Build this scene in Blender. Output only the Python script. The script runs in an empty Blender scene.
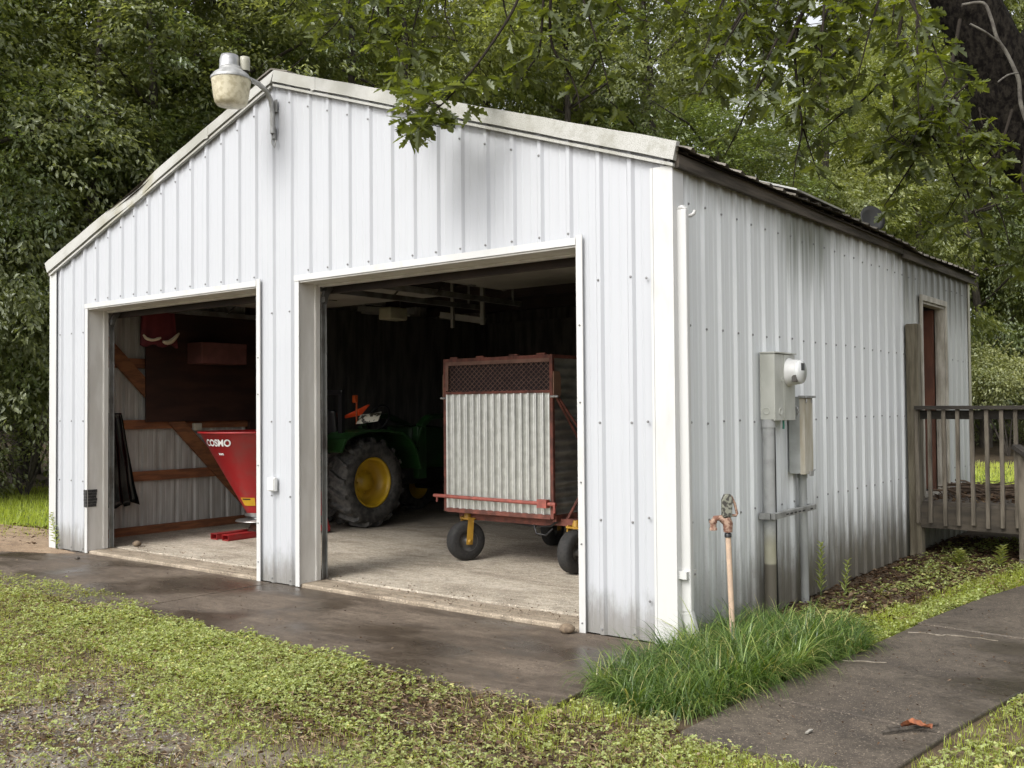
import bpy, math, random
import numpy as np
from mathutils import Vector, Matrix, noise as mnoise

random.seed(7); RNG = np.random.default_rng(11)
scene = bpy.context.scene
COL = scene.collection
rad = math.radians

# ------------------------------------------------------------------ camera
CAM = np.array([10.16785, -5.23277, 1.41697]); FPX = 986.77
YAW, PITCH, ROLL = rad(37.8095), rad(1.41063), rad(-0.45926)
_f = np.array([-math.sin(YAW)*math.cos(PITCH), math.cos(YAW)*math.cos(PITCH), math.sin(PITCH)])
_r = np.array([math.cos(YAW), math.sin(YAW), 0.0]); _u = np.cross(_r, _f)
CR = _r*math.cos(ROLL) + _u*math.sin(ROLL); CU = -_r*math.sin(ROLL) + _u*math.cos(ROLL); CF = _f
def ray(px, py): return CF + CR*(px-512)/FPX + CU*(384-py)/FPX
def at(px, py, axis, val):
    d = ray(px, py); t = (val-CAM[axis])/d[axis]; return CAM + t*d
def at_depth(px, py, dep): return CAM + dep*ray(px, py)

cam_d = bpy.data.cameras.new('camera'); cam = bpy.data.objects.new('camera', cam_d); COL.objects.link(cam)
M = Matrix(((CR[0], CU[0], -CF[0], CAM[0]), (CR[1], CU[1], -CF[1], CAM[1]), (CR[2], CU[2], -CF[2], CAM[2]), (0, 0, 0, 1)))
cam.matrix_world = M
cam_d.sensor_width = 36.0; cam_d.lens = FPX*36.0/1024; cam_d.clip_end = 500; cam_d.clip_start = .05
scene.camera = cam

# ------------------------------------------------------------------ materials
class NT:
    def __init__(s, name):
        s.m = bpy.data.materials.new(name); s.m.use_nodes = True
        s.t = s.m.node_tree; s.t.nodes.clear()
        s.out = s.t.nodes.new('ShaderNodeOutputMaterial')
    def n(s, typ, **kw):
        nd = s.t.nodes.new('ShaderNode'+typ)
        for k, v in kw.items():
            if k in nd.inputs: 
                s.plug(nd.inputs[k], v)
            else: setattr(nd, k, v)
        return nd
    def plug(s, sock, v):
        if isinstance(v, bpy.types.NodeSocket): s.t.links.new(v, sock)
        elif isinstance(v, tuple) and len(v) == 3 and sock.type == 'RGBA': sock.default_value = (*v, 1)
        else: sock.default_value = v
    def math(s, op, a, b=0.0, c=0.0, clamp=False):
        nd = s.t.nodes.new('ShaderNodeMath'); nd.operation = op; nd.use_clamp = clamp
        s.plug(nd.inputs[0], a); s.plug(nd.inputs[1], b); s.plug(nd.inputs[2], c)
        return nd.outputs[0]
    def mix(s, fac, a, b):
        nd = s.t.nodes.new('ShaderNodeMix'); nd.data_type = 'RGBA'
        s.plug(nd.inputs[0], fac); s.plug(nd.inputs[6], a); s.plug(nd.inputs[7], b)
        return nd.outputs[2]
    def maprange(s, v, a, b, c=0.0, d=1.0, smooth=True):
        nd = s.t.nodes.new('ShaderNodeMapRange'); nd.interpolation_type = 'SMOOTHSTEP' if smooth else 'LINEAR'
        s.plug(nd.inputs[0], v)
        for i, x in enumerate((a, b, c, d)): s.plug(nd.inputs[i+1], x)
        return nd.outputs[0]
    def pos(s): return s.n('NewGeometry').outputs['Position']
    def xyz(s, v=None):
        nd = s.n('SeparateXYZ'); s.plug(nd.inputs[0], v if v is not None else s.pos()); return nd.outputs
    def scaled(s, sc, v=None):
        nd = s.n('Mapping'); s.plug(nd.inputs['Vector'], v if v is not None else s.pos()); nd.inputs['Scale'].default_value = sc
        return nd.outputs[0]
    def noise(s, scale, vec=None, detail=4, rough=.55, dist=0):
        nd = s.n('TexNoise'); s.plug(nd.inputs['Vector'], vec if vec is not None else s.pos())
        nd.inputs['Scale'].default_value = scale; nd.inputs['Detail'].default_value = detail
        nd.inputs['Roughness'].default_value = rough; nd.inputs['Distortion'].default_value = dist
        return nd.outputs[0]
    def ramp(s, v, stops):
        nd = s.n('ValToRGB'); s.plug(nd.inputs[0], v); e = nd.color_ramp.elements
        while len(e) < len(stops): e.new(.5)
        for el, (p, c) in zip(e, stops): el.position = p; el.color = (*c, 1)
        return nd.outputs[0]
    def bump(s, h, strength=.3, dist=.01):
        nd = s.n('Bump'); nd.inputs['Strength'].default_value = strength; nd.inputs['Distance'].default_value = dist
        s.plug(nd.inputs['Height'], h); return nd.outputs[0]
    def principled(s, col, rough=.5, metal=0., spec=.5, normal=None, **kw):
        b = s.n('BsdfPrincipled'); s.plug(b.inputs['Base Color'], col); s.plug(b.inputs['Roughness'], rough)
        s.plug(b.inputs['Metallic'], metal); b.inputs['Specular IOR Level'].default_value = spec
        if normal is not None: s.plug(b.inputs['Normal'], normal)
        for k, v in kw.items(): s.plug(b.inputs[k], v)
        s.t.links.new(b.outputs[0], s.out.inputs[0]); return s.m

def mat(name, c1, c2=None, scale=6, rough=.55, metal=0., spec=.5, bump=0, bscale=60, stretch=(1, 1, 1), lo=.35, hi=.65):
    t = NT(name)
    if c2 is None: c2 = tuple(c*.8 for c in c1)
    v = t.scaled(stretch)
    fac = t.maprange(t.noise(scale, v, 5), lo, hi)
    col = t.mix(fac, c1, c2)
    nrm = t.bump(t.noise(bscale, v, 3), bump, .01) if bump else None
    return t.principled(col, rough, metal, spec, nrm)

def wall_mat(name, base, grime_h, grime_amt, side=False):
    t = NT(name); p = t.pos(); x, y, z = t.xyz(p)
    streak = t.noise(1, t.scaled((26, 26, .7), p), 4)
    col = t.mix(t.maprange(streak, .50, .80, 0, .22), base, (base[0]*.72, base[1]*.74, base[2]*.74))
    fine = t.noise(1, t.scaled((90, 90, 5), p), 3)
    col = t.mix(t.maprange(fine, .66, .78, 0, .28), col, (.42, .43, .42))
    big = t.noise(1.3, p, 3)
    col = t.mix(t.maprange(big, .5, .85, 0, .16), col, (.55, .57, .55))
    # splash dirt along the foot of the wall, ragged
    rag = t.noise(1, t.scaled((22, 22, 1.3), p), 4)
    h = t.math('MULTIPLY_ADD', rag, grime_h*1.6, z)
    h = t.math('SUBTRACT', h, grime_h*.8)
    g = t.maprange(h, grime_h, 0.02, 0, grime_amt)
    if side:
        g = t.math('MULTIPLY', g, t.maprange(y, .3, 1.6, .55, 1.0))
    col = t.mix(g, col, (.17, .16, .14) if side else (.25, .24, .215))
    pn = t.noise(1, t.scaled((9, 9, 3.2), p), 6, .68)
    pz = t.maprange(t.math('MULTIPLY_ADD', pn, -.9, z), grime_h*.45-.26, -.42)
    if side: pz = t.math('MULTIPLY', pz, t.maprange(y, .5, 1.8, .5, 1.0))
    col = t.mix(t.math('MULTIPLY', pz, .80 if side else .45), col, (.105, .092, .070))
    spk = t.noise(55, p, 2)
    sg = t.math('MULTIPLY', t.maprange(spk, .60, .66), t.maprange(z, .75 if side else .4, .0))
    col = t.mix(t.math('MULTIPLY', sg, .30 if side else .12), col, (.09, .085, .07))
    if side:
        # green-grey water stains under the eave, and the older panels past the joint
        s1 = t.maprange(t.math('ABSOLUTE', t.math('SUBTRACT', y, 2.15)), 1.0, .1)
        s1 = t.math('MULTIPLY', s1, t.maprange(t.math('MULTIPLY_ADD', t.noise(1, t.scaled((16, 16, .35), p), 4, .6), 1.5, z), 2.95, 3.65))
        col = t.mix(t.math('MULTIPLY', s1, .95), col, (.11, .12, .085))
        s2 = t.math('MULTIPLY', t.maprange(y, 4.60, 4.63), .42)
        col = t.mix(s2, col, (.30, .31, .25))
        s3 = t.math('MULTIPLY', t.maprange(y, 4.4, 4.65), t.maprange(t.math('ADD', z, t.math('MULTIPLY', rag, .9)), 2.5, 3.3))
        col = t.mix(t.math('MULTIPLY', s3, .8), col, (.10, .10, .075))
        ev = t.maprange(t.math('MULTIPLY_ADD', rag, .40, z), 2.84, 3.10, 0, .75)
        col = t.mix(ev, col, (.2, .2, .17))
    return t.principled(col, .42, 0, .4, t.bump(t.noise(1, t.scaled((5, 5, 1.6), p), 2), .30, .02))

M_FRONT = wall_mat('white_ribbed_metal_dimmed', (.455, .467, .490), .30, .6)  # white paint dimmed in colour to offset the strong light on the front
M_SIDE = wall_mat('white_ribbed_metal_lightened', (.70, .72, .725), .80, .92, True)  # same white paint, lightened to make up for weaker light on this side
M_SCREW = mat('screw_head', (.24, .24, .24), rough=.5, metal=.3)
M_TRIM = mat('white_painted_trim', (.55, .55, .538), (.48, .478, .455), 3, .35, stretch=(3, 3, 1), lo=.5, hi=.8)
def rake_mat():
    t = NT('weathered_rake_trim'); p = t.pos(); x, y, z = t.xyz(p)
    col = t.mix(t.maprange(t.noise(2.2, p, 5), .42, .7), (.46, .457, .43), (.34, .335, .295))
    spk = t.noise(160, p, 3)
    dirty = t.maprange(x, 4.6, 6.0, .25, 1.0)
    col = t.mix(t.math('MULTIPLY', t.maprange(spk, .48, .64), t.math('MULTIPLY', dirty, .65)), col, (.20, .195, .155))
    blot = t.maprange(t.noise(9, p, 5, .65), .46, .66)
    col = t.mix(t.math('MULTIPLY', blot, t.math('MULTIPLY', dirty, .55)), col, (.26, .255, .21))
    mold = t.math('MULTIPLY', t.maprange(t.math('ABSOLUTE', t.math('SUBTRACT', x, 1.6)), .9, .1), t.maprange(t.noise(5, p, 4), .4, .6))
    col = t.mix(t.math('MULTIPLY', mold, .7), col, (.28, .26, .17))
    return t.principled(col, .5, 0, .4)
M_RAKE = rake_mat()
M_JAMB = mat('jamb_paint', (.70, .685, .65), (.60, .58, .54), 2.2, .4, stretch=(4, 4, 1))
M_TRACK = mat('galvanised_track', (.22, .22, .21), (.12, .11, .10), 6, .5, .6)
M_RAWWOOD = mat('weathered_board', (.125, .105, .085), (.040, .033, .025), 1.2, .85, bump=.5, bscale=30, stretch=(10, 1.2, 18))
M_ROOF = mat('weathered_roof_metal', (.20, .18, .155), (.085, .075, .055), 4, .7, .2, bump=.3, bscale=40)
M_ROOFPATCH = mat('bare_roof_sheet', (.55, .55, .53), (.35, .35, .33), 5, .5, .3)
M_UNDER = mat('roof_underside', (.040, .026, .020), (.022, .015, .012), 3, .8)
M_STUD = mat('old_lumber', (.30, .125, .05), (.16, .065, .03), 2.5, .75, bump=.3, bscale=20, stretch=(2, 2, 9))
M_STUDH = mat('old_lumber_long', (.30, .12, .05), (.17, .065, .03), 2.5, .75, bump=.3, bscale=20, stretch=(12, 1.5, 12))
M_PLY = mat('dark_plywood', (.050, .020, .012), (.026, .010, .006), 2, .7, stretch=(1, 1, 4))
M_SHADEDARK = mat('interior_shade_tone', (.13, .122, .108), (.055, .052, .046), 2, .8, stretch=(6, 6, 1))  # dark tone stands in for deep interior shade; walls are white metal
M_INWALL = mat('inner_face_metal', (.50, .49, .46), (.38, .36, .33), 2, .5, stretch=(8, 8, 1))
M_DOORPANEL = mat('door_panel_paint', (.34, .325, .285), (.25, .235, .205), 2, .6)

def concrete_mat(name, c1, c2, c3, wet=False, sc=1.0, streak=.35, sv=(1, 2.2, 1)):
    t = NT(name); p = t.pos()
    a = t.noise(1.1*sc, t.scaled(sv, p), 6, .62, .6)
    col = t.ramp(a, [(.30, c3), (.48, c1), (.66, c2)])
    b = t.noise(34, p, 4, .7)
    col = t.mix(t.maprange(b, .45, .70, 0, .6), col, tuple(c*.42 for c in c1))
    mo = t.noise(13, p, 7, .78)
    col = t.mix(t.maprange(mo, .42, .66, 0, .55), col, tuple(c*.38 for c in c1))
    ag = t.noise(75, p, 2, .6)
    col = t.mix(t.maprange(ag, .60, .70, 0, .65), col, tuple(min(1, c*2.0) for c in c2))
    st_ = t.noise(1, t.scaled((3.5, 22, 4), p), 4, .6, .4)
    col = t.mix(t.maprange(st_, .48, .68, 0, streak), col, tuple(min(1, c*1.5) for c in c2))
    grit = t.noise(150, p, 2)
    col = t.mix(t.maprange(grit, .62, .70, 0, .75), col, tuple(min(1, c*2.4) for c in c2))
    if wet:
        w = t.noise(.9, t.scaled((1, 1.5, 1), p), 4, .55, .3)
        wf = t.maprange(w, .40, .68)
        col = t.mix(t.math('MULTIPLY', wf, .62), col, tuple(c*.33 for c in c3))
        rough = t.maprange(wf, 0, 1, .72, .24)
    else: rough = .8
    return t.principled(col, rough, 0, .45, t.bump(t.noise(90, p, 4, .7), .35, .006))
M_APRON = concrete_mat('wet_brown_concrete', (.108, .082, .060), (.165, .130, .097), (.060, .046, .035), True, 1.0, .30)
M_PATH = concrete_mat('dark_path_concrete', (.084, .067, .051), (.130, .106, .080), (.050, .041, .033), True, 1.5, .0, (1, 1, 1))
M_FLOOR = concrete_mat('shop_floor_concrete', (.40, .345, .27), (.50, .44, .36), (.20, .16, .12), False, 1.2, .22)
M_SILL = concrete_mat('sill_concrete', (.27, .22, .16), (.36, .30, .23), (.14, .105, .075), False, 2.0)
M_DRYDIRT = concrete_mat('dry_silt', (.26, .18, .115), (.33, .245, .165), (.17, .115, .075), False, 2)
M_JOINT = mat('slab_joint', (.025, .02, .015), rough=.9)
M_CRACK = mat('pale_crack_fill', (.27, .235, .19), (.16, .135, .10), 30, .9)

def ground_mat():
    t = NT('earth_and_thatch'); p = t.pos(); x, y, z = t.xyz(p)
    a = t.noise(3.2, p, 6, .65)
    col = t.ramp(a, [(.3, (.060, .042, .026)), (.5, (.115, .082, .052)), (.7, (.19, .145, .095))])
    b = t.noise(60, p, 4, .7)
    col = t.mix(t.maprange(b, .45, .75, 0, .6), col, (.035, .026, .018))
    # gravel drive worn through the turf
    g = t.math('MULTIPLY', t.maprange(y, -1.9, -2.9), t.maprange(t.noise(2.2, p, 5, .65), .40, .62))
    v = t.n('TexVoronoi'); v.inputs['Scale'].default_value = 70; t.plug(v.inputs['Vector'], p)
    gc = t.mix(v.outputs['Distance'], (.15, .13, .11), (.40, .37, .33))
    gc2 = t.mix(.55, gc, t.mix(v.outputs['Color'], (.25, .21, .17), (.34, .31, .28)))
    col = t.mix(t.math('MULTIPLY', g, .85), col, gc2)
    # lawn further out
    dx = t.math('SUBTRACT', x, 7.3); 
    far = t.maprange(y, 7.5, 9.0)
    left = t.maprange(x, -.6, -1.6)
    lawn = t.math('MAXIMUM', far, left)
    gcol = t.ramp(t.noise(5, p, 5), [(.35, (.060, .085, .018)), (.65, (.115, .150, .035))])
    col = t.mix(lawn, col, gcol)
    wood = t.math('MAXIMUM', t.maprange(y, 17.0, 20.0), t.maprange(t.math('ADD', x, t.math('MULTIPLY', y, .25)), -5.0, -6.5))
    col = t.mix(wood, col, t.ramp(a, [(.3, (.035, .026, .016)), (.7, (.09, .065, .04))]))
    h = t.math('ADD', b, t.math('MULTIPLY', a, 2.0))
    return t.principled(col, .92, 0, .25, t.bump(h, .6, .02))
M_GROUND = ground_mat()

def leaf_mat(name, stops, trans=.35, tcol=(1.0, 1.0, .35), gloss=.06, grough=.4):
    t = NT(name)
    at_ = t.n('Attribute'); at_.attribute_name = 'tint'
    col = t.ramp(at_.outputs['Fac'], stops)
    d = t.n('BsdfDiffuse'); t.plug(d.inputs[0], col)
    tr = t.n('BsdfTranslucent')
    mul = t.n('Mix'); mul.data_type = 'RGBA'; mul.blend_type = 'MULTIPLY'; mul.inputs[0].default_value = 1
    t.plug(mul.inputs[6], col); mul.inputs[7].default_value = (*tcol, 1)
    br = t.n('HueSaturation'); br.inputs['Value'].default_value = 2.0; t.plug(br.inputs['Color'], mul.outputs[2])
    t.plug(tr.inputs[0], br.outputs[0])
    m1 = t.n('MixShader'); m1.inputs[0].default_value = trans
    t.t.links.new(d.outputs[0], m1.inputs[1]); t.t.links.new(tr.outputs[0], m1.inputs[2])
    g = t.n('BsdfGlossy'); g.inputs['Roughness'].default_value = grough; g.inputs[0].default_value = (.9, .95, .9, 1)
    m2 = t.n('MixShader'); m2.inputs[0].default_value = gloss
    t.t.links.new(m1.outputs[0], m2.inputs[1]); t.t.links.new(g.outputs[0], m2.inputs[2])
    t.t.links.new(m2.outputs[0], t.out.inputs[0]); return t.m
M_LEAF_A = leaf_mat('woodland_leaf', [(0, (.095, .110, .040)), (.5, (.175, .195, .082)), (1, (.31, .33, .175))], .42, (1, 1, .45), .05, .38)
M_LEAF_B = leaf_mat('fresh_leaf', [(0, (.120, .142, .046)), (.5, (.220, .245, .090)), (1, (.36, .37, .17))], .46, (1, 1, .4), .045, .38)
M_LEAF_D = leaf_mat('mid_leaf', [(0, (.080, .105, .034)), (.5, (.150, .190, .066)), (1, (.27, .31, .14))], .42, (1, 1, .4), .06, .34)
M_LEAF_C = leaf_mat('pale_shrub_leaf', [(0, (.14, .16, .065)), (.5, (.26, .28, .12)), (1, (.42, .42, .22))], .3)
M_OAK = leaf_mat('oak_leaf', [(0, (.050, .064, .018)), (.5, (.088, .108, .029)), (1, (.16, .180, .055))], .54, (1.0, .98, .2), .05, .4)
M_CLOVER = leaf_mat('clover_leaf', [(0, (.20, .145, .070)), (.14, (.22, .215, .085)), (.5, (.30, .345, .125)), (.8, (.40, .455, .19)), (1, (.52, .49, .20))], .3, gloss=.03)
M_GRASS = leaf_mat('lawn_grass', [(0, (.17, .20, .03)), (.5, (.32, .38, .055)), (1, (.46, .50, .12))], .40, gloss=.02)
M_CLUMP = leaf_mat('clump_grass', [(0, (.022, .048, .008)), (.5, (.078, .138, .024)), (.9, (.23, .31, .08)), (1, (.40, .37, .15))], .30, gloss=.06, grough=.36)
M_LITTER = leaf_mat('dead_leaf', [(0, (.035, .022, .014)), (.5, (.11, .066, .038)), (1, (.33, .25, .15))], .1, (1, .7, .4), .02)
M_BARK = mat('bark', (.085, .072, .058), (.035, .029, .023), 9, .95, bump=.8, bscale=22, stretch=(3, 3, .8))
M_OAKBARK = mat('oak_bark', (.022, .019, .015), (.006, .005, .0045), 14, .97, spec=.06, bump=1.0, bscale=30, stretch=(2, 2, 1))
M_TWIG = mat('twig', (.028, .023, .018), rough=.95, spec=.1)
M_VINE = mat('grey_vine_bark', (.15, .14, .115), (.08, .07, .06), 12, .9)

# ------------------------------------------------------------------ mesh building
ORG = {}
def org(o): return ORG.get(o.name, (0.0, 0.0, 0.0)) if o is not None else (0., 0., 0.)
def tag(o, label=None, cat=None, group=None, kind=None):
    if label: o['label'] = label
    if cat: o['category'] = cat
    if group: o['group'] = group
    if kind: o['kind'] = kind
    return o
def empty(name, loc, label, cat, group=None):
    o = bpy.data.objects.new(name, None); COL.objects.link(o); o.location = loc; o.empty_display_size = .1
    ORG[o.name] = tuple(float(c) for c in loc); return tag(o, label, cat, group)

class MB:
    def __init__(s): s.v = []; s.f = []; s.mi = []; s.sm = []
    def add(s, verts, faces, mi=0, sm=False):
        b = len(s.v); s.v += [tuple(float(c) for c in q) for q in verts]
        for f in faces: s.f.append([i+b for i in f]); s.mi.append(mi); s.sm.append(sm)
        return s
    def box(s, a, b, mi=0):
        (x0, y0, z0), (x1, y1, z1) = a, b
        if x0 > x1: x0, x1 = x1, x0
        if y0 > y1: y0, y1 = y1, y0
        if z0 > z1: z0, z1 = z1, z0
        v = [(x0, y0, z0), (x1, y0, z0), (x1, y1, z0), (x0, y1, z0), (x0, y0, z1), (x1, y0, z1), (x1, y1, z1), (x0, y1, z1)]
        return s.add(v, [(3, 2, 1, 0), (4, 5, 6, 7), (0, 1, 5, 4), (1, 2, 6, 5), (2, 3, 7, 6), (3, 0, 4, 7)], mi)
    def beam(s, p0, p1, w, h, up=(0, 0, 1), mi=0, w1=None, h1=None):
        p0, p1 = Vector(p0), Vector(p1); d = (p1-p0).normalized(); up = Vector(up)
        if abs(d.dot(up)) > .98: up = Vector((1, 0, 0))
        sx = d.cross(up).normalized(); sy = sx.cross(d).normalized(); w1 = w if w1 is None else w1; h1 = h if h1 is None else h1
        v = []
        for p, ww, hh in ((p0, w, h), (p1, w1, h1)):
            for a, b in ((-1, -1), (1, -1), (1, 1), (-1, 1)): v.append(p + sx*a*ww/2 + sy*b*hh/2)
        return s.add(v, [(3, 2, 1, 0), (4, 5, 6, 7), (0, 1, 5, 4), (1, 2, 6, 5), (2, 3, 7, 6), (3, 0, 4, 7)], mi)
    def tube(s, pts, r, n=8, mi=0, caps=True, sm=True):
        pts = [Vector(p) for p in pts]; k = len(pts)
        rs = list(r) if hasattr(r, '__len__') else [r]*k
        v = []; ref = Vector((.3, .2, .93))
        prev = None
        for i, p in enumerate(pts):
            d = (pts[min(i+1, k-1)] - pts[max(i-1, 0)])
            d = d.normalized() if d.length > 1e-9 else Vector((0, 0, 1))
            if prev is None:
                a = d.cross(ref if abs(d.dot(ref)) < .95 else Vector((1, 0, 0))).normalized()
            else:
                a = (prev - d*prev.dot(d)); a = a.normalized() if a.length > 1e-6 else d.orthogonal().normalized()
            prev = a; b = d.cross(a)
            for j in range(n):
                t = 2*math.pi*j/n; v.append(p + (a*math.cos(t) + b*math.sin(t))*rs[i])
        f = [(i*n+j, i*n+(j+1) % n, (i+1)*n+(j+1) % n, (i+1)*n+j) for i in range(k-1) for j in range(n)]
        s.add(v, f, mi, sm)
        if caps: s.add(v[:n], [tuple(range(n-1, -1, -1))], mi); s.add(v[-n:], [tuple(range(n))], mi)
        return s
    def lathe(s, prof, o=(0, 0, 0), axis=(0, 0, 1), n=24, mi=0, sm=True):
        ax = Vector(axis).normalized(); a = ax.orthogonal().normalized(); b = ax.cross(a); o = Vector(o); v = []
        for r_, h in prof:
            for j in range(n):
                t = 2*math.pi*j/n; v.append(o + ax*h + (a*math.cos(t) + b*math.sin(t))*max(r_, 1e-4))
        k = len(prof)
        f = [(i*n+j, i*n+(j+1) % n, (i+1)*n+(j+1) % n, (i+1)*n+j) for i in range(k-1) for j in range(n)]
        return s.add(v, f, mi, sm)
    def prism(s, poly, ext, mi=0):
        """poly: list of 3d points (planar), ext: extrusion vector"""
        n = len(poly); e = Vector(ext); v = [Vector(p) for p in poly]; v += [p+e for p in v[:n]]
        f = [tuple(range(n-1, -1, -1)), tuple(range(n, 2*n))] + [(i, (i+1) % n, n+(i+1) % n, n+i) for i in range(n)]
        return s.add(v, f, mi)
    def build(s, name, mats, parent=None, bevel=0, seg=2, shift=None):
        me = bpy.data.meshes.new(name)
        ox = org(parent) if shift is None else shift
        me.from_pydata([(a-ox[0], b-ox[1], c-ox[2]) for a, b, c in s.v], [], s.f)
        for m in (mats if isinstance(mats, (list, tuple)) else [mats]): me.materials.append(m)
        me.polygons.foreach_set('material_index', s.mi); me.polygons.foreach_set('use_smooth', s.sm)
        me.validate(); me.update()
        o = bpy.data.objects.new(name, me); COL.objects.link(o)
        if parent is not None: o.parent = parent
        elif shift is not None: o.location = shift
        ORG[o.name] = ox
        if bevel:
            b = o.modifiers.new('bevel', 'BEVEL'); b.width = bevel; b.segments = seg; b.limit_method = 'ANGLE'; b.angle_limit = rad(40)
        return o

def np_mesh(name, verts, loops, starts, totals, mats, tint=None, parent=None, smooth=False):
    me = bpy.data.meshes.new(name); nv = len(verts)
    me.vertices.add(nv); me.vertices.foreach_set('co', np.asarray(verts, np.float32).ravel())
    me.loops.add(len(loops)); me.loops.foreach_set('vertex_index', np.asarray(loops, np.int32))
    me.polygons.add(len(starts)); me.polygons.foreach_set('loop_start', np.asarray(starts, np.int32))
    if smooth: me.polygons.foreach_set('use_smooth', np.ones(len(starts), bool))
    me.update(calc_edges=True)
    if tint is not None:
        a = me.attributes.new('tint', 'FLOAT', 'POINT'); a.data.foreach_set('value', np.asarray(tint, np.float32))
    for m in (mats if isinstance(mats, (list, tuple)) else [mats]): me.materials.append(m)
    o = bpy.data.objects.new(name, me); COL.objects.link(o)
    if parent is not None: o.parent = parent
    return o

def unit(a): return a/np.maximum(np.linalg.norm(a, axis=-1, keepdims=True), 1e-9)
def leaf_cards(pos, d, nrm, L, Wd, tint, fold=.25):
    """kite shaped folded leaves: 4 verts, 2 tris each"""
    n = len(pos); d = unit(d); side = unit(np.cross(d, nrm)); up = np.cross(side, d)
    L = np.asarray(L).reshape(-1, 1); Wd = np.asarray(Wd).reshape(-1, 1)
    v = np.empty((n, 4, 3))
    v[:, 0] = pos; v[:, 2] = pos + d*L - up*L*.10
    mid = pos + d*L*.45
    v[:, 1] = mid + side*Wd*.5 + up*Wd*fold; v[:, 3] = mid - side*Wd*.5 + up*Wd*fold
    b = (np.arange(n)*4)[:, None]
    loops = (b + np.array([0, 1, 2, 0, 2, 3])).ravel()
    starts = np.arange(2*n)*3
    return v.reshape(-1, 3), loops, starts, np.full(2*n, 3), np.repeat(tint, 4)

def blades(pos, d0, L, Wd, bend, tint, seg=3):
    """grass blades: curved tapering strips"""
    n = len(pos); az = np.arctan2(d0[:, 1], d0[:, 0]); lean = np.arccos(np.clip(unit(d0)[:, 2], -1, 1))
    side = np.stack([-np.sin(az), np.cos(az), np.zeros(n)], 1); out = np.stack([np.cos(az), np.sin(az), np.zeros(n)], 1)
    vs = []; p = pos.copy()
    for k in range(seg+1):
        t = k/seg; w = (Wd*(1-t)**.7)[:, None]*.5
        if k < seg: vs += [p - side*w, p + side*w]
        else: vs += [p]
        ang = lean + bend*t
        p = p + (out*np.sin(ang)[:, None] + np.array([0, 0, 1])*np.cos(ang)[:, None])*(L/seg)[:, None]
    V = np.stack(vs, 1); m = 2*seg+1
    base = (np.arange(n)*m)[:, None]; pat = []; tot = []
    for k in range(seg-1): pat += [2*k, 2*k+1, 2*k+3, 2*k+2]; tot.append(4)
    pat += [2*seg-2, 2*seg-1, 2*seg]; tot.append(3)
    loops = (base + np.array(pat)).ravel()
    tt = np.tile(tot, n); st = np.concatenate([[0], np.cumsum(tt)[:-1]])
    return V.reshape(-1, 3), loops, st, tt, np.repeat(tint, m)

# ------------------------------------------------------------------ world and sun
w = bpy.data.worlds.new('World'); scene.world = w; w.use_nodes = True; nt = w.node_tree; nt.nodes.clear()
sky = nt.nodes.new('ShaderNodeTexSky'); sky.sky_type = 'NISHITA'; sky.sun_disc = False
SUN_EL, SUN_AZ = rad(46), math.atan2(-.42, -.72)     # sun to the front-left of the garage (x, y direction towards the sun)
sx, sy = -.06, -.80
sky.sun_elevation = SUN_EL; sky.sun_rotation = math.atan2(sx, sy); sky.dust_density = 4.0; sky.air_density = 1.0; sky.ozone_density = .6
hs = nt.nodes.new('ShaderNodeHueSaturation'); hs.inputs['Saturation'].default_value = .16
bg = nt.nodes.new('ShaderNodeBackground'); bg.inputs['Strength'].default_value = .15
wo = nt.nodes.new('ShaderNodeOutputWorld')
nt.links.new(sky.outputs[0], hs.inputs['Color']); nt.links.new(hs.outputs[0], bg.inputs[0]); nt.links.new(bg.outputs[0], wo.inputs[0])
sd = bpy.data.lights.new('sun', 'SUN'); sd.energy = .75; sd.angle = rad(24); sd.color = (1, .97, .91)
so = bpy.data.objects.new('sun', sd); COL.objects.link(so); so.location = (0, -10, 20)
hv = Vector((sx, sy, 0)).normalized()*math.cos(SUN_EL); sv = Vector((hv.x, hv.y, math.sin(SUN_EL)))
so.rotation_euler = (-sv).to_track_quat('-Z', 'Y').to_euler()
scene.view_settings.view_transform = 'Standard'; scene.view_settings.look = 'None'
scene.view_settings.exposure = 0.95; scene.view_settings.gamma = 1.0
scene.render.engine = 'CYCLES'; scene.cycles.use_denoising = True; scene.cycles.max_bounces = 9
scene.cycles.diffuse_bounces = 7; scene.cycles.transparent_max_bounces = 6; scene.cycles.caustics_reflective = False

# ------------------------------------------------------------------ setting: ground, slabs
W, D = 7.32, 7.10
def fbm(x, y, s=1.0, z=0.0): return mnoise.fractal(Vector((x*s, y*s, z)), 1.0, 2.0, 4)

def grid_ground():
    xs = np.unique(np.concatenate([np.linspace(-70, -4, 34), np.linspace(-4, 11, 76), np.linspace(11, 80, 36)]))
    ys = np.unique(np.concatenate([np.linspace(-30, -6, 13), np.linspace(-6, 6, 61), np.linspace(6, 90, 60)]))
    nx, ny = len(xs), len(ys); V = []
    for y in ys:
        for x in xs:
            z = -.030 + .008*fbm(x, y, .9)
            if y > -1.5 and -7 < x < 7.4 and y < 7.1: z -= .03*min(1, (y+1.5)/.15)
            dd = math.hypot(x-4, y-2)
            z += max(0, (dd-24))*.05*(.6+.4*fbm(x, y, .05))
            V.append((x, y, z))
    F = [(j*nx+i, j*nx+i+1, (j+1)*nx+i+1, (j+1)*nx+i) for j in range(ny-1) for i in range(nx-1)]
    m = MB(); m.add(V, F, 0, True); return m.build('ground', M_GROUND)
tag(grid_ground(), kind='structure')

def slab(name, poly, z0, z1, m, bev=.006):
    b = MB(); b.prism([(x, y, z0) for x, y in poly], (0, 0, z1-z0)); return tag(b.build(name, m, bevel=bev), kind='structure')
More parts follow.
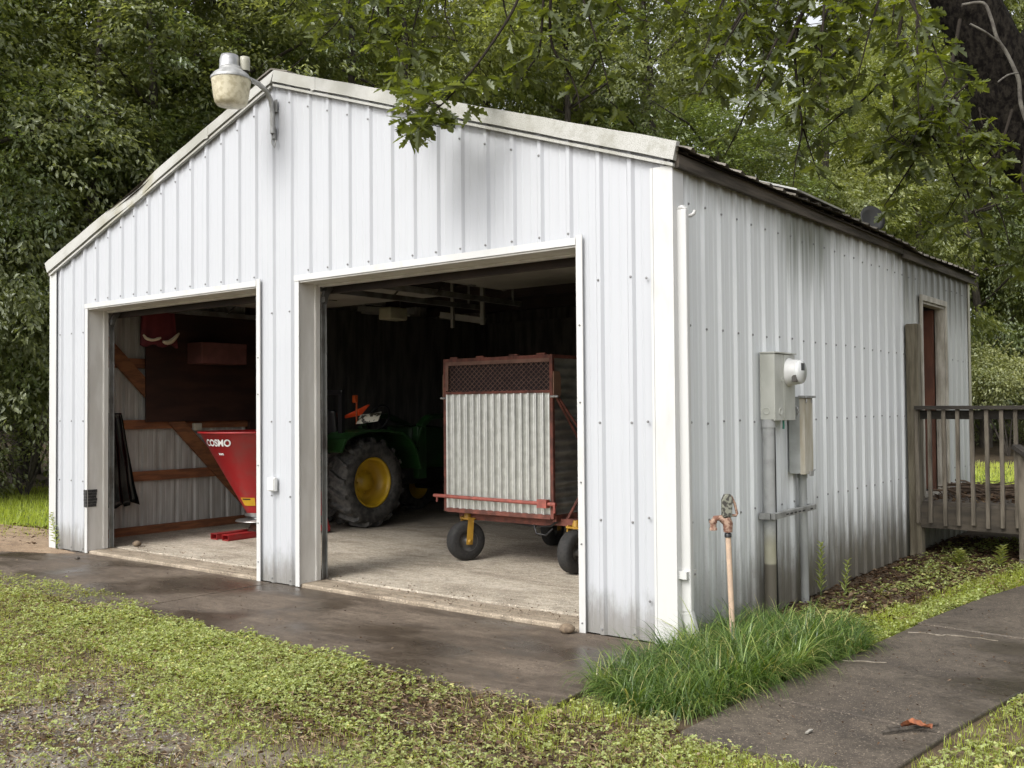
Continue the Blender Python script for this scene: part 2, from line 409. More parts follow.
# apron in front of the doors (three pours with a joint between them)
slab('apron', [(-6.0, -1.30), (-.02, -1.33), (-.02, -.012), (-6.0, -.012)], -.10, -.004, M_APRON)
slab('apron', [(-.008, -1.33), (3.60, -1.36), (3.60, -.012), (-.008, -.012)], -.10, 0, M_APRON)
slab('apron', [(3.615, -1.36), (7.37, -1.37), (7.40, -1.33), (7.33, -.03), (7.15, -.012), (3.615, -.012)], -.10, .0, M_APRON)
slab('apron_joint', [(-5.9, -1.25), (7.2, -1.25), (7.2, .02), (-5.9, .02)], -.11, -.02, M_JOINT, 0)
# silt washed over the left end of the apron
sb = MB(); pts = [(-5.5, -.95), (-3.0, -.92), (-1.4, -.72), (-.6, -.62), (-.1, -.40), (.45, -.22), (.62, -.08), (.3, -.03), (-.06, -.02), (-.06, .9), (-1.0, .8), (-5.5, .5)]
sb.prism([(x, y, -.02) for x, y in pts], (0, 0, .023)); tag(sb.build('silt', M_DRYDIRT), kind='structure')
# path on the right: four cast slabs
LE = [(8.055, -1.33), (8.085, -.62), (8.175, .27), (8.275, 1.5), (8.42, 2.75), (8.75, 4.5)]
RE = [(8.93, -1.42), (9.00, -.68), (9.13, .19), (9.25, 1.4), (9.42, 2.6), (9.75, 4.3)]
for i in range(5):
    (a, b), (c, d) = (LE[i], LE[i+1]), (RE[i], RE[i+1]); g = .006
    dz = (.0, .004, -.003, .006, .0)[i]
    tag(MB().prism([(a[0], a[1]+g, -.12), (c[0], c[1]+g, -.12), (d[0], d[1]-g, -.12), (b[0], b[1]-g, -.12)], (0, 0, .11+dz)).build('path', M_PATH, bevel=.008), kind='structure')
def crack(pts, w, z):
    b = MB(); 
    for (x0, y0), (x1, y1) in zip(pts[:-1], pts[1:]): b.beam((x0, y0, z), (x1, y1, z), w*random.uniform(.6, 1.4), .004)
    return tag(b.build('crack', M_CRACK), kind='structure')
def jag(a, b, n, amp): return [(a[0]+(b[0]-a[0])*i/n+random.uniform(-amp, amp)*(0 < i < n), a[1]+(b[1]-a[1])*i/n+random.uniform(-amp, amp)) for i in range(n+1)]
crack(jag((8.20, .30), (8.42, .38), 6, .015), .012, -.010); crack(jag((8.085, -.60), (8.30, -.61), 6, .008), .006, -.009); crack(jag((8.30, 1.22), (8.62, 1.30), 9, .02), .014, -.010); crack(jag((8.62, 1.30), (8.8, 1.31), 5, .015), .006, -.010)
# shop floor and sill
slab('floor', [(.03, .288), (W-.03, .288), (W-.03, D-.03), (.03, D-.03)], -.10, .032, M_FLOOR, .004)
slab('floor_sill', [(.70, -.006), (3.43, -.006), (3.43, .262), (.70, .262)], -.10, .027, M_SILL, .012)
slab('floor_sill', [(3.93, -.006), (6.66, -.006), (6.66, .262), (3.93, .262)], -.10, .027, M_SILL, .012)

# ------------------------------------------------------------------ the garage
GAR = empty('metal_garage', (3.66, 3.55, 0), 'white ribbed metal garage with two open overhead door bays', 'garage')
DOORS = ((.700, 3.468), (3.925, 6.695)); HD = 2.50

def ribs(a0, a1, phase, extra=()):
    pts = {}
    k0 = int(math.floor((a0-phase)/.2286))-1; k1 = int(math.ceil((a1-phase)/.2286))+1
    for k in range(k0, k1+1):
        c = phase + k*.2286
        for ds, o in ((-.030, 0), (-.013, .019), (.013, .019), (.030, 0)): pts[round(c+ds, 5)] = o
        for m_ in (.076, .152):
            for ds, o in ((-.012, 0), (0, .0035), (.012, 0)): pts[round(c+m_+ds, 5)] = o
    ks = sorted(pts)
    def val(s):
        i = np.searchsorted(ks, s); 
        if i == 0 or i >= len(ks): return 0
        s0, s1 = ks[i-1], ks[i]; t = (s-s0)/(s1-s0); return pts[s0]*(1-t)+pts[s1]*t
    allk = sorted(set([k for k in ks if a0 < k < a1] + [a0, a1] + [e for e in extra if a0 < e < a1]))
    return [(s, pts.get(s, None) if s in pts else val(s)) for s in allk]

def wall_sheet(m, prof, P, zb, zt, openings, mi=0, jit=0.0):
    """P(s, off, z) -> point; openings: (s0, s1, zlo, zhi)"""
    for (s0, o0), (s1, o1) in zip(prof[:-1], prof[1:]):
        mid = (s0+s1)/2; spans = [(zb, None)]
        for a, b, lo, hi in openings:
            if a < mid < b:
                spans = [(hi, None)] if lo <= zb else [(zb, lo), (hi, None)]
        for lo, hi in spans:
            h0 = zt(s0) if hi is None else hi; h1 = zt(s1) if hi is None else hi
            m.add([P(s0, o0, lo), P(s1, o1, lo), P(s1, o1, h1), P(s0, o0, h0)], [(0, 1, 2, 3)], mi)

def screw(m, c, nrm, mi=1, r=.0065):
    m.lathe([(r*1.3, 0), (r*1.3, .002), (r, .003), (r, .007), (0.0005, .008)], c, nrm, 8, mi, False)

topz = lambda x: 2.945 + .3375*min(max(x, 0), max(W-x, 0))
PH_F = W - .046 - .2286*32
prof_f = ribs(0, W, PH_F, [d for dd in DOORS for d in dd] + [W/2])
m = MB(); ops = [(a+.02, b-.02, -1, HD-.02) for a, b in DOORS]
prof_f = ribs(0, W, PH_F, [d for a, b in DOORS for d in (a+.02, b-.02)] + [W/2])
wall_sheet(m, prof_f, lambda s, o, z: (s, -o, z), .004, topz, ops)
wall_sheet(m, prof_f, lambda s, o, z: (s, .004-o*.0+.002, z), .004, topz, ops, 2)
for k in range(34):
    x = PH_F + .2286*k
    if not .12 < x < W-.16: continue
    ind = any(a-.0 < x < b+.0 for a, b in DOORS)
    for z in (2.218, 1.323, .717, .04):
        if not ind: screw(m, (x + random.uniform(-.004, .004), -.019, z), (0, -1, 0))
    if ind: screw(m, (x, -.019, HD+.035), (0, -1, 0))
    if topz(x) > 3.2: screw(m, (x, -.019, topz(x)-.19), (0, -1, 0))
m.build('front_wall', [M_FRONT, M_SCREW, M_SHADEDARK], GAR)

# right wall with the side door opening
SD0, SD1, SDB, SDT = 5.13, 6.07, .50, 2.50
PH_S = .174
prof_s = ribs(0.0, D, PH_S, [SD0+.02, SD1-.02, 4.61])
m = MB(); sops = [(SD0+.02, SD1-.02, SDB, SDT-.02)]
step = lambda s: 0.006 if s < 4.61 else 0.0
wall_sheet(m, prof_s, lambda s, o, z: (W+o+step(s), s, z), -.03, lambda s: 2.97, sops)
wall_sheet(m, prof_s, lambda s, o, z: (W-.008, s, z), -.03, lambda s: 2.97, sops, 2)
for k in range(31):
    y = PH_S + .2286*k
    if y > D-.05: break
    for z in (2.665, 1.909, 1.317, .718):
        if not SD0-.03 < y < SD1+.03: screw(m, (W+.019+step(y), y+random.uniform(-.006, .006), z+random.uniform(-.008, .008)), (1, 0, 0))
m.build('side_wall', [M_SIDE, M_SCREW, M_SHADEDARK], GAR)
# left wall: painted inside face is what the open bay shows
m = MB(); prof_l = ribs(0.0, D, .10)
wall_sheet(m, prof_l, lambda s, o, z: (-o, s, z), -.03, lambda s: 2.97, [])
wall_sheet(m, prof_l, lambda s, o, z: (.004-o, s, z), -.03, lambda s: 2.97, [], 1)
m.build('side_wall', [M_FRONT, M_INWALL], GAR)
m = MB(); prof_b = ribs(0.0, W, .10, [W/2])
wall_sheet(m, prof_b, lambda s, o, z: (s, D+o, z), -.03, topz, [])
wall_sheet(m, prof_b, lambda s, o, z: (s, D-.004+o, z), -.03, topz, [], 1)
m.build('back_wall', [M_FRONT, M_SHADEDARK], GAR)

# roof: ribbed sheets running down the slope
def roof_half(sign):
    m = MB(); xr = W/2; prof = ribs(-.055, D+.12, .05)
    n = 14
    def P(s, o, t, dz=0):
        x = xr + sign*t*(3.79); z = 4.219 - .3385*3.79*t + o + dz
        if sign > 0 and s > 4.5: z -= .035*min(1, (s-4.5)/.3)*t          # the rear sheets sag at the eave
        z += .012*math.sin(s*1.7+t*3)*t + (.016*(s > 0)*math.sin(s*27.48+1)*max(0, t-.8))
        return (x, s, z)
    for (s0, o0), (s1, o1) in zip(prof[:-1], prof[1:]):
        for i in range(n):
            t0, t1 = i/n, (i+1)/n
            m.add([P(s0, o0, t0), P(s1, o1, t0), P(s1, o1, t1), P(s0, o0, t1)], [(0, 1, 2, 3)] if sign < 0 else [(3, 2, 1, 0)])
    a, b = -.05, D+.115
    m.add([P(a, 0, 0, -.03), P(b, 0, 0, -.03), P(b, 0, .99, -.03), P(a, 0, .99, -.03)], [(0, 1, 2, 3)], 1)
    return m
roofR = roof_half(1).build('roof', [M_ROOF, M_UNDER], GAR)
roofL = roof_half(-1).build('roof', [M_ROOF, M_UNDER], GAR)
MB().prism([(3.45, -.06, 4.175), (3.66, -.06, 4.242), (3.87, -.06, 4.175), (3.87, -.06, 4.165), (3.66, -.06, 4.226), (3.45, -.06, 4.165)], (0, D+.18, 0)).build('ridge_cap', M_ROOF, GAR)
rp = MB(); rp.prism([(7.46, 1.62, 2.972), (7.46, 2.62, 2.966), (7.10, 2.60, 3.096), (7.10, 1.62, 3.10)], (.004, 0, .012)); rp.build('loose_sheet', M_ROOFPATCH, roofR)

# rake trim
def rake(x0b, x1b, x0t, x1t, zb0, zb1, zt0, zt1, dent):
    m = MB(); n = 40
    def ring(t):
        xb, xt = x0b+(x1b-x0b)*t, x0t+(x1t-x0t)*t; zb, zt = zb0+(zb1-zb0)*t, zt0+(zt1-zt0)*t
        g = math.exp(-((xb-1.62)/.28)**2)*dent; g2 = math.exp(-((xb-1.25)/.12)**2)*dent
        wv = .004*math.sin(xb*7.3)+.003*math.sin(xb*17)
        y = -.062 + .030*g; zt2 = zt - .012*g + .006*g2 + wv*.4
        x1 = xb + (xt-xb)*.25; 
        return [(x1, y, zb+.034+wv*.3), (xt, y+.012*g2, zt2), (xt, -.02, zt2+.006), (x1, -.02, zb+.034)]
    rings = [ring(i/n) for i in range(n+1)]; V = [p for r_ in rings for p in r_]
    F = [(i*4+j, i*4+(j+1) % 4, (i+1)*4+(j+1) % 4, (i+1)*4+j) for i in range(n) for j in range(4)] + [(3, 2, 1, 0), (n*4, n*4+1, n*4+2, n*4+3)]
    m.add(V, F)
    V = []
    for i in range(n+1):
        t = i/n; xb = x0b+(x1b-x0b)*t; zb = zb0+(zb1-zb0)*t
        V += [(xb, -.048, zb), (xb, -.048, zb+.020), (xb, -.0215, zb+.020), (xb, -.0215, zb)]
    m.add(V, F); return m
mirror = False
rk = rake(7.363, 3.668, 7.398, 3.70, 2.845, 4.092, 2.986, 4.214, 0).build('rake_trim', M_RAKE, GAR)
rk = rake(.005, 3.640, -.062, 3.70, 2.845, 4.086, 2.982, 4.213, 1).build('rake_trim', M_RAKE, GAR)
# seam lines of the rake trim lap joints
for x in (4.16, 5.40, 2.75): 
    z = 2.90+.3375*(min(x, W-x)); MB().box((x, -.0645, z-.02), (x+.05, -.060, z+.075)).build('trim_lap', M_RAKE, GAR)

# corner trims
m = MB(); m.box((7.205, -.026, .004), (7.342, -.0195, 2.86)); m.box((7.342, -.026, .004), (7.348, .11, 2.86)); m.box((7.198, -.030, .004), (7.214, -.0262, 2.86))
for z in (.25, .75, 1.33, 2.2): screw(m, (7.16, -.019, z), (0, -1, 0))
m.build('corner_trim', [M_TRIM, M_SCREW], GAR)
m = MB(); m.box((.004, -.026, .004), (.112, -.0195, 2.90)); m.box((-.022, -.026, .004), (.0035, .11, 2.90)); m.build('corner_trim', M_TRIM, GAR)
m = MB(); m.box((7.27, D+.004, -.02), (7.352, D+.024, 2.86)); m.box((7.346, D-.06, -.02), (7.352, D+.004, 2.86)); m.build('corner_trim', mat('corner_trim_mossy', (.50, .48, .38), (.38, .36, .26), 3, .6), GAR)

# overhead door frames: outer trim, jambs, soffit, stop, track
for a, b in DOORS:
    m = MB()
    m.box((a-.005, -.030, .006), (a+.042, -.021, HD-.002)); m.box((b-.042, -.030, -.0), (b+.005, -.021, HD+.016))
    m.box((a-.012, -.034, HD-.045), (b-.043, -.0215, HD+.002))
    for z in (.11, .52, .95, 1.5, 1.9): screw(m, (b-.018, -.030, z+.05*math.sin(z*9+a)), (0, -1, 0), 1, .005)
    fr = m.build('door_frame', [M_TRIM, M_SCREW], GAR)
    for s, x in ((1, a), (-1, b)):
        m = MB(); m.box((x+s*.018, -.0215, .018), (x+s*.030, .147, HD-.012)); m.box((x+s*.012, .145, .030), (x+s*.038, .198, HD-.012))
        m.box((x+s*.0375, .150, .030), (x+s*.041, .163, HD-.04)); m.build('jamb', M_JAMB, fr)
    m = MB(); m.box((a+.031, -.020, HD-.058), (b-.031, .226, HD-.046)); m.box((a+.051, .17, HD-.075), (b-.051, .226, HD-.0585)); m.build('header_soffit', M_JAMB, fr)
    for s, x in ((1, a), (-1, b)):
        m = MB(); m.box((x+s*.036, .208, .034), (x+s*.039, .250, 2.30)); m.box((x+s*.039, .247, .034), (x+s*.062, .250, 2.30)); m.box((x+s*.039, .208, .034), (x+s*.050, .211, 2.30))
        pts = [(x+s*.050, .229 + .26*(1-math.cos(t)), 2.30+.20*math.sin(t)) for t in np.linspace(0, math.pi/2, 8)] + [(x+s*.050, 2.9, 2.50)]
        for p, q in zip(pts[:-1], pts[1:]): m.beam(p, q, .035, .052, (0, 0, 1))
        for z in (.5, 1.0, 1.5, 2.0): m.box((x+s*.016, .215, z), (x+s*.036, .24, z+.05))
        m.beam((x+s*.068, 2.75, 2.50), (x+s*.068, 2.75, 2.80), .03, .004, (0, 1, 0)); m.beam((x+s*.068, 1.6, 2.50), (x+s*.068, 1.95, 2.80), .03, .004, (0, 1, 0))
        m.build('track', M_TRACK, GAR)
    od = MB()
    for k in range(4):
        y0 = .42+k*.53; od.box((a+.09, y0, 2.605), (b-.09, y0+.522, 2.643))
    od = od.build('overhead_door', M_DOORPANEL, GAR, bevel=.006)
    for k in range(4):
        y0 = .42+k*.53
        for x in (a+.12, (a+b)/2, b-.15): MB().box((x, y0+.49, 2.594), (x+.05, y0+.56 if k < 3 else y0+.515, 2.6045)).build('hinge', M_TRACK, od)
    # torsion shaft and lintel behind the header
    m = MB(); m.box((a-.05, .315, HD-.115), (b+.05, .36, HD+.22)); m.build('lintel', M_UNDER, GAR)
    MB().tube([(a, .40, HD+.16), (b, .40, HD+.16)], .016, 8).build('torsion_shaft', M_TRACK, GAR)
    m = MB(); c = (a+b)/2 - .25; m.beam((c, .40, 2.68), (c, 3.05, 2.66), .05, .05); m.build('opener_rail', M_TRACK, od)
    m = MB(); m.box((c-.10, 3.05, 2.48), (c+.10, 3.35, 2.63)); m.build('opener_motor', mat('opener_case', (.42, .40, .28), rough=.6), od, bevel=.02)

# frame inside: posts, girts, braces, rafters
for x in (.09, 3.46+.02, 3.80, W-.15): MB().box((x, .03, .035), (x+.09, .12, 3.0)).build('frame_post', M_PLY, GAR)
for y in (2.44, 4.9):
    MB().box((.008, y, .033), (.10, y+.10, 2.95)).build('frame_post', M_PLY, GAR); MB().box((W-.11, y, .033), (W-.012, y+.10, 2.95)).build('frame_post', M_PLY, GAR)
gp = MB(); gp.box((.012, .32, .033), (.055, D-.05, .125)); gp.build('base_plate', M_STUDH, GAR)
gp = MB(); gp.box((.012, .34, .63), (.052, D-.05, .74)); gp.build('wall_girt', M_STUDH, GAR)
gp = MB(); gp.box((.012, .34, 1.215), (.052, D-.05, 1.32)); gp.build('wall_girt', M_STUDH, GAR)
gp = MB(); gp.box((.012, .34, 1.90), (.052, D-.05, 2.01)); gp.build('wall_girt', M_STUDH, GAR)
MB().beam((.078, .45, 2.25), (.078, 2.44, .27), .15, .045, (1, 0, 0)).build('wall_brace', M_STUD, GAR)
MB().box((.103, 1.005, 1.295), (.122, 2.50, 2.60)).build('panel_and_shade_lining', M_PLY, GAR)  # the plywood panel itself, dark brown in its own colour
for y in (.7, 1.95, 3.2, 4.45, 5.7):
    m = MB(); m.box((.06, y, 2.80), (W-.06, y+.04, 2.94))
    m.beam((.1, y+.02, 2.94), (3.66, y+.02, 4.12), .04, .14); m.beam((W-.1, y+.02, 2.94), (3.66, y+.02, 4.12), .04, .14)
    m.beam((3.66, y+.06, 4.05), (3.66, y+.06, 2.9), .04, .09); m.beam((2.0, y+.06, 2.9), (2.9, y+.06, 3.85), .04, .09); m.beam((5.3, y+.06, 2.9), (4.4, y+.06, 3.85), .04, .09)
    m.build('truss', M_UNDER, GAR)
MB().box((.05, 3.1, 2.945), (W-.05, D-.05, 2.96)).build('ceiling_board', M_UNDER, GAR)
MB().box((.2, D-.06, .04), (W-.2, D-.035, 2.78)).build('panel_and_shade_lining', M_SHADEDARK, GAR)  # added dark sheet in place of the shade at the back wall
MB().box((.105, 2.56, .04), (.125, D-.07, 2.78)).build('panel_and_shade_lining', M_SHADEDARK, GAR)  # added sheet, its dark colour stands for shade on the deeper left wall
MB().box((W-.07, .4, .04), (W-.045, SD0-.12, 2.78)).build('panel_and_shade_lining', M_SHADEDARK, GAR)  # added sheet darkening the right wall like interior shade

# eave boards, right side
eb = MB(); eb.beam((7.372, -.018, 2.880), (7.374, 4.42, 2.892), .030, .085); eb.build('eave_board', M_RAWWOOD, GAR, bevel=.004)
eb = MB(); eb.beam((7.374, 4.43, 2.862), (7.376, D+.10, 2.862), .030, .085); eb.build('eave_board', M_RAWWOOD, GAR, bevel=.004)
MB().box((-.075, -.018, 2.85), (-.035, D+.1, 2.93)).build('eave_board', M_RAWWOOD, GAR)
MB().box((7.35, 0, 2.910), (7.356, D+.08, 2.955)).build('eave_filler', M_UNDER, GAR)

# downspout
m = MB(); m.beam((7.372, .045, 2.60), (7.372, .052, .20), .070, .042, (0, 1, 0)); m.beam((7.372, .052, .205), (7.415, .085, -.02), .070, .042, (0, 1, 0))
m.beam((7.372, .045, 2.60), (7.372, .04, 2.625), .070, .042, (0, 1, 0), 0, .02, .04)
ds = m.build('downspout', M_TRIM, GAR, bevel=.008)
m = MB(); m.box((7.348, -.004, .40), (7.398, .125, .445)); screw(m, (7.398, .10, .42), (1, 0, 0)); m.build('strap', [M_TRIM, M_SCREW], ds, bevel=.003)
m = MB(); m.tube([(7.345, .13, 2.575), (7.385, .135, 2.575), (7.400, .14, 2.585), (7.405, .145, 2.605)], .012, 8); m.build('hook', M_TRIM, ds)

# side door
m = MB(); T = .05
m.box((W+.02, SD0-.02, SDB-.02), (W+.040, SD0+.025, SDT+.03)); m.box((W+.02, SD1-.025, SDB-.02), (W+.040, SD1+.02, SDT+.03)); m.box((W+.021, SD0+.026, SDT-.025), (W+.041, SD1-.026, SDT+.032))
m.box((W-.075, SD0+.026, SDB), (W+.018, SD0+.045, SDT-.026)); m.box((W-.075, SD1-.045, SDB), (W+.018, SD1-.026, SDT-.026)); m.box((W-.075, SD0+.046, SDT-.05), (W+.018, SD1-.046, SDT-.028))
m.box((W-.05, SD1-.06, SDB), (W-.03, SD1-.046, SDT-.052))
m.box((W-.14, SD0+.02, SDB-.04), (W+.06, SD1-.02, SDB-.002))
sf = m.build('side_door_frame', mat('door_frame_paint', (.52, .49, .42), (.34, .31, .25), 4, .6, stretch=(3, 3, 1)), GAR)
dm = MB(); dm.beam((W-.085, SD1-.075, 1.475), (W-.80, SD1-.03, 1.475), .04, 1.93)
sdoor = dm.build('side_door', mat('red_brown_door', (.16, .062, .034), (.10, .038, .022), 3, .5, stretch=(3, 3, 1)), GAR)
MB().lathe([(.008, 0), (.010, .03), (.026, .04), (.030, .055), (.022, .068), (.001, .072)], (W-.70, SD1-.056, 1.42), (0, -1, 0), 14).build('knob', mat('brass_knob', (.35, .25, .10), rough=.3, metal=.9), sdoor)

# ------------------------------------------------------------------ fixtures on the garage
M_GALV = mat('galvanised_grey', (.44, .44, .43), (.28, .28, .27), 14, .45, .5)
M_CONDUIT = mat('conduit_grey', (.36, .37, .36), (.25, .255, .245), 7, .5, .15, stretch=(1, 1, .4))
M_METERBOX = mat('meter_box_paint', (.47, .475, .43), (.38, .385, .34), 6, .5, stretch=(1, 1, .5))
M_BOXGREY = mat('disconnect_paint', (.40, .41, .40), (.30, .31, .29), 5, .5)
M_WHITEPLASTIC = mat('white_plastic', (.78, .78, .76), rough=.4)
M_BLACK = mat('black_plastic', (.012, .012, .013), rough=.35)
M_RUBBER = mat('tyre_rubber', (.030, .029, .028), (.085, .08, .072), 16, .75)

yl = empty('yard_light', (3.66, -.03, 3.66), 'grey yard light with yellowed bowl lens on bent arm at gable peak', 'yard light')
lx, ly = 3.66, -.45
MB().lathe([(.001, 3.823), (.06, 3.826), (.112, 3.838), (.128, 3.862), (.136, 3.90), (.152, 4.025), (.155, 4.043), (.148, 4.045), (.14, 4.0)], (lx, ly, 0), n=40).build(
    'lens', mat('yellowed_lens', (.60, .55, .40), (.44, .39, .26), 26, .4, lo=.42, hi=.62), yl)
MB().lathe([(.158, 4.036), (.160, 4.052), (.150, 4.062), (.135, 4.085), (.095, 4.112), (.085, 4.122), (.083, 4.14), (.001, 4.14)], (lx, ly, 0), n=40).build('collar', M_GALV, yl)
MB().lathe([(.082, 4.12), (.078, 4.20), (.068, 4.238), (.001, 4.242)], (lx-.02, ly+.0, 0), n=20).build('ballast_housing', mat('housing_metal', (.50, .50, .50), (.38, .38, .38), 12, .35, .7), yl)
MB().lathe([(.040, 4.12), (.042, 4.20), (.038, 4.232), (.001, 4.24)], (lx+.055, ly+.09, 0), n=18).build('photocell', mat('photocell_cap', (.36, .35, .28), rough=.4), yl)
MB().tube([(lx, -.042, 3.70), (lx, -.045, 3.90), (lx, -.06, 3.97), (lx, -.10, 4.035), (lx, -.18, 4.075), (lx, -.27, 4.09), (lx, -.37, 4.09)], .021, 12).build('arm', M_GALV, yl)
m = MB(); m.box((lx-.035, -.032, 3.88), (lx+.035, -.018, 3.98)); m.box((lx-.03, -.036, 3.66), (lx+.012, -.018, 3.76)); m.tube([(lx-.01, -.04, 3.70), (lx, -.055, 3.62), (lx+.02, -.04, 3.58), (lx+.03, -.03, 3.64)], .006, 6); m.build('bracket', M_GALV, yl)

mp = empty('electric_meter', (W, 1.38, 1.3), 'pale grey electric meter box with round glass meter and thick conduit on side wall', 'electric meter')
m = MB(); X0, X1 = W+.021, W+.128
m.box((X0, 1.21, 1.325), (X1-.012, 1.563, 1.782)); m.box((X1-.0115, 1.207, 1.318), (X1, 1.566, 1.778)); m.box((X0, 1.202, 1.7825), (X1+.012, 1.571, 1.792))
for yy, zz, r_ in ((1.30, 1.38, .026), (1.33, 1.60, .014)): m.lathe([(r_, 0), (r_, .003), (r_-.004, .004), (r_-.004, .002), (.0005, .002)], (X1, yy, zz), (1, 0, 0), 20)
m.lathe([(.026, 0), (.026, .003), (.022, .004), (.022, .001), (.0005, .001)], ((X0+X1)/2-.01, 1.21, 1.385), (0, -1, 0), 20)
m.box((X1, 1.36, 1.33), (X1+.003, 1.368, 1.778)); bx = m.build('box', M_METERBOX, mp, bevel=.004)
my, mz = 1.46, 1.655
mt = MB().lathe([(.100, 0), (.100, .010), (.090, .014), (.088, .055), (.086, .060), (.082, .085), (.074, .098), (.001, .100)], (X1, my, mz), (1, 0, 0), 32).build('meter', M_WHITEPLASTIC, mp)
MB().lathe([(.0845, .070), (.085, .072), (.0835, .086), (.076, .0995), (.0005, .1015)], (X1, my, mz-.0), (1, 0, 0), 32).build('cover', mat('meter_cover', (.60, .61, .60), (.70, .71, .70), 8, .12), mt)
m = MB(); m.box((X1+.094, my-.03, mz+.010), (X1+.1035, my+.03, mz+.062)); m.build('display', M_BLACK, mt, bevel=.003)
m = MB(); m.box((X1+.05, my-.082, mz-.07), (X1+.085, my-.045, mz-.02)); m.build('latch', M_TRACK, mt, bevel=.004)
def cond_mat():
    t = NT('stained_conduit'); p = t.pos(); x, y, z = t.xyz(p)
    col = t.mix(t.maprange(t.noise(7, p, 4), .4, .65), (.36, .365, .36), (.27, .275, .265))
    col = t.mix(t.maprange(z, .62, .42, 0, .55), col, (.33, .30, .16))
    col = t.mix(t.maprange(z, .345, .325, 0, .92), col, (.10, .088, .070))
    return t.principled(col, .5, .1, .5)
M_CONDST = cond_mat()
m = MB(); m.tube([(7.384, 1.238, 1.325), (7.384, 1.238, -.06)], .041, 20); m.lathe([(.047, 1.27), (.047, 1.322)], (7.384, 1.238, 0), n=20); m.build('conduit', M_CONDST, mp)
MB().tube([(7.362, 1.385, 1.32), (7.360, 1.395, .9), (7.358, 1.40, .4), (7.36, 1.41, -.06)], .010, 8).build('cable', M_BLACK, mp)
MB().tube([(7.385, 1.50, 1.325), (7.385, 1.502, 1.27), (7.384, 1.50, 1.255)], .008, 8).build('ground_wire', mat('oxidised_copper', (.10, .38, .30), rough=.6), mp)

db = empty('disconnect_box', (W, 1.8, .9), 'narrow grey electrical disconnect box with hooded lid to the right of the meter', 'disconnect box')
m = MB(); m.box((W+.021, 1.70, .925), (W+.105, 1.885, 1.485)); m.build('box', M_BOXGREY, db, bevel=.004)
m = MB(); m.prism([(W+.1055, 1.697, .920), (W+.135, 1.720, .920), (W+.140, 1.865, .920), (W+.1055, 1.888, .920)], (0, 0, .555)); lid = m.build('lid', mat('lid_paint', (.48, .46, .40), (.34, .30, .22), 3, .45, stretch=(4, 4, 1)), db, bevel=.003)
m = MB(); m.box((W+.10, 1.69, 1.4755), (W+.155, 1.895, 1.492)); m.tube([(W+.142, 1.74, 1.47), (W+.142, 1.74, 1.44)], .006, 6); m.tube([(W+.142, 1.84, 1.47), (W+.142, 1.84, 1.44)], .006, 6); m.build('hood', M_GALV, db, bevel=.002)
m = MB(); m.lathe([(.040, 0), (.040, .012), (.034, .016), (.030, .010), (.0005, .010)], (W+.062, 1.70, 1.385), (0, -1, 0), 20); m.build('knockout', M_GALV, db)
m = MB(); m.box((W+.1405, 1.78, .905), (W+.150, 1.84, .94)); m.tube([(W+.148, 1.83, .945), (W+.160, 1.845, .95), (W+.148, 1.86, .945)], .004, 6); m.build('hasp', M_GALV, lid)
m = MB(); m.tube([(7.376, 1.86, .925), (7.376, 1.868, .6), (7.378, 1.875, -.06)], .030, 16); m.lathe([(.036, .885), (.036, .922)], (7.376, 1.86, 0), n=16); m.build('conduit', M_CONDUIT, db)
st = empty('conduit_strap', (W, 1.62, .66), 'galvanised steel strut clamping the conduits to the side wall', 'strut')
m = MB(); m.beam((W+.118, 1.17, .665), (W+.118, 1.93, .672), .030, .040, (0, 0, 1)); m.build('strut', M_GALV, st, bevel=.002)
m = MB()
for k in range(7): 
    if k not in (5,): m.box((W+.1335, 1.36+.075*k, .660), (W+.1345, 1.405+.075*k, .670))
m.build('slot', M_BLACK, st)
m = MB()
for yy, rr in ((1.238, .048), (1.868, .037)):
    m.tube([(W+.105, yy-rr, .665), (W+.108, yy-rr*.9, .665), (W+.062+rr*.9, yy, .665), (W+.108, yy+rr*.9, .665), (W+.105, yy+rr, .665)], .007, 6)
m.box((W+.02, 1.16, .645), (W+.10, 1.20, .685)); m.box((W+.02, 1.90, .650), (W+.10, 1.93, .690)); m.build('clamp', M_GALV, st)

oc = MB(); oc.box((3.600, -.052, .755), (3.685, -.0195, .865)); oc.box((3.607, -.062, .763), (3.678, -.0525, .857)); oc.box((3.615, -.066, .80), (3.67, -.0625, .82))
tag(oc.build('outlet_cover', M_WHITEPLASTIC, None, bevel=.005, shift=(3.642, -.03, .8)), 'small white weatherproof outlet cover on the pillar between bays', 'outlet')
a = DOORS[0][0]; tp = MB()
for k in range(6):
    z0 = .462+k*.029; tp.box((a-.010+.002*(k % 2), -.0365-.0006*k, z0), (a+.046, -.0312, z0+.0275)); tp.box((a+.0315, -.0310, z0), (a+.0365+.0006*k, .072+.004*(k % 3), z0+.0275))
tag(tp.build('tape_patch', mat('black_tape', (.02, .02, .022), (.05, .05, .05), 30, .4), None, shift=(a, -.03, .46)), 'black tape wrapped round the left bay door jamb', 'tape')

# dish on the roof
dh = empty('roof_dish', (7.0, 4.74, 3.08), 'small dark round dish standing on the roof near the eave', 'dish')
MB().lathe([(.001, -.035), (.06, -.030), (.10, -.015), (.136, .012), (.138, .016), (.10, -.006), (.001, -.02)], (7.0, 4.74, 3.28), (.75, -.6, .25), 28).build('reflector', mat('dish_grey', (.045, .045, .043), rough=.6), dh)
MB().tube([(6.93, 4.80, 3.09), (6.95, 4.79, 3.22), (6.98, 4.765, 3.27)], .016, 8).build('mast', M_TRACK, dh)

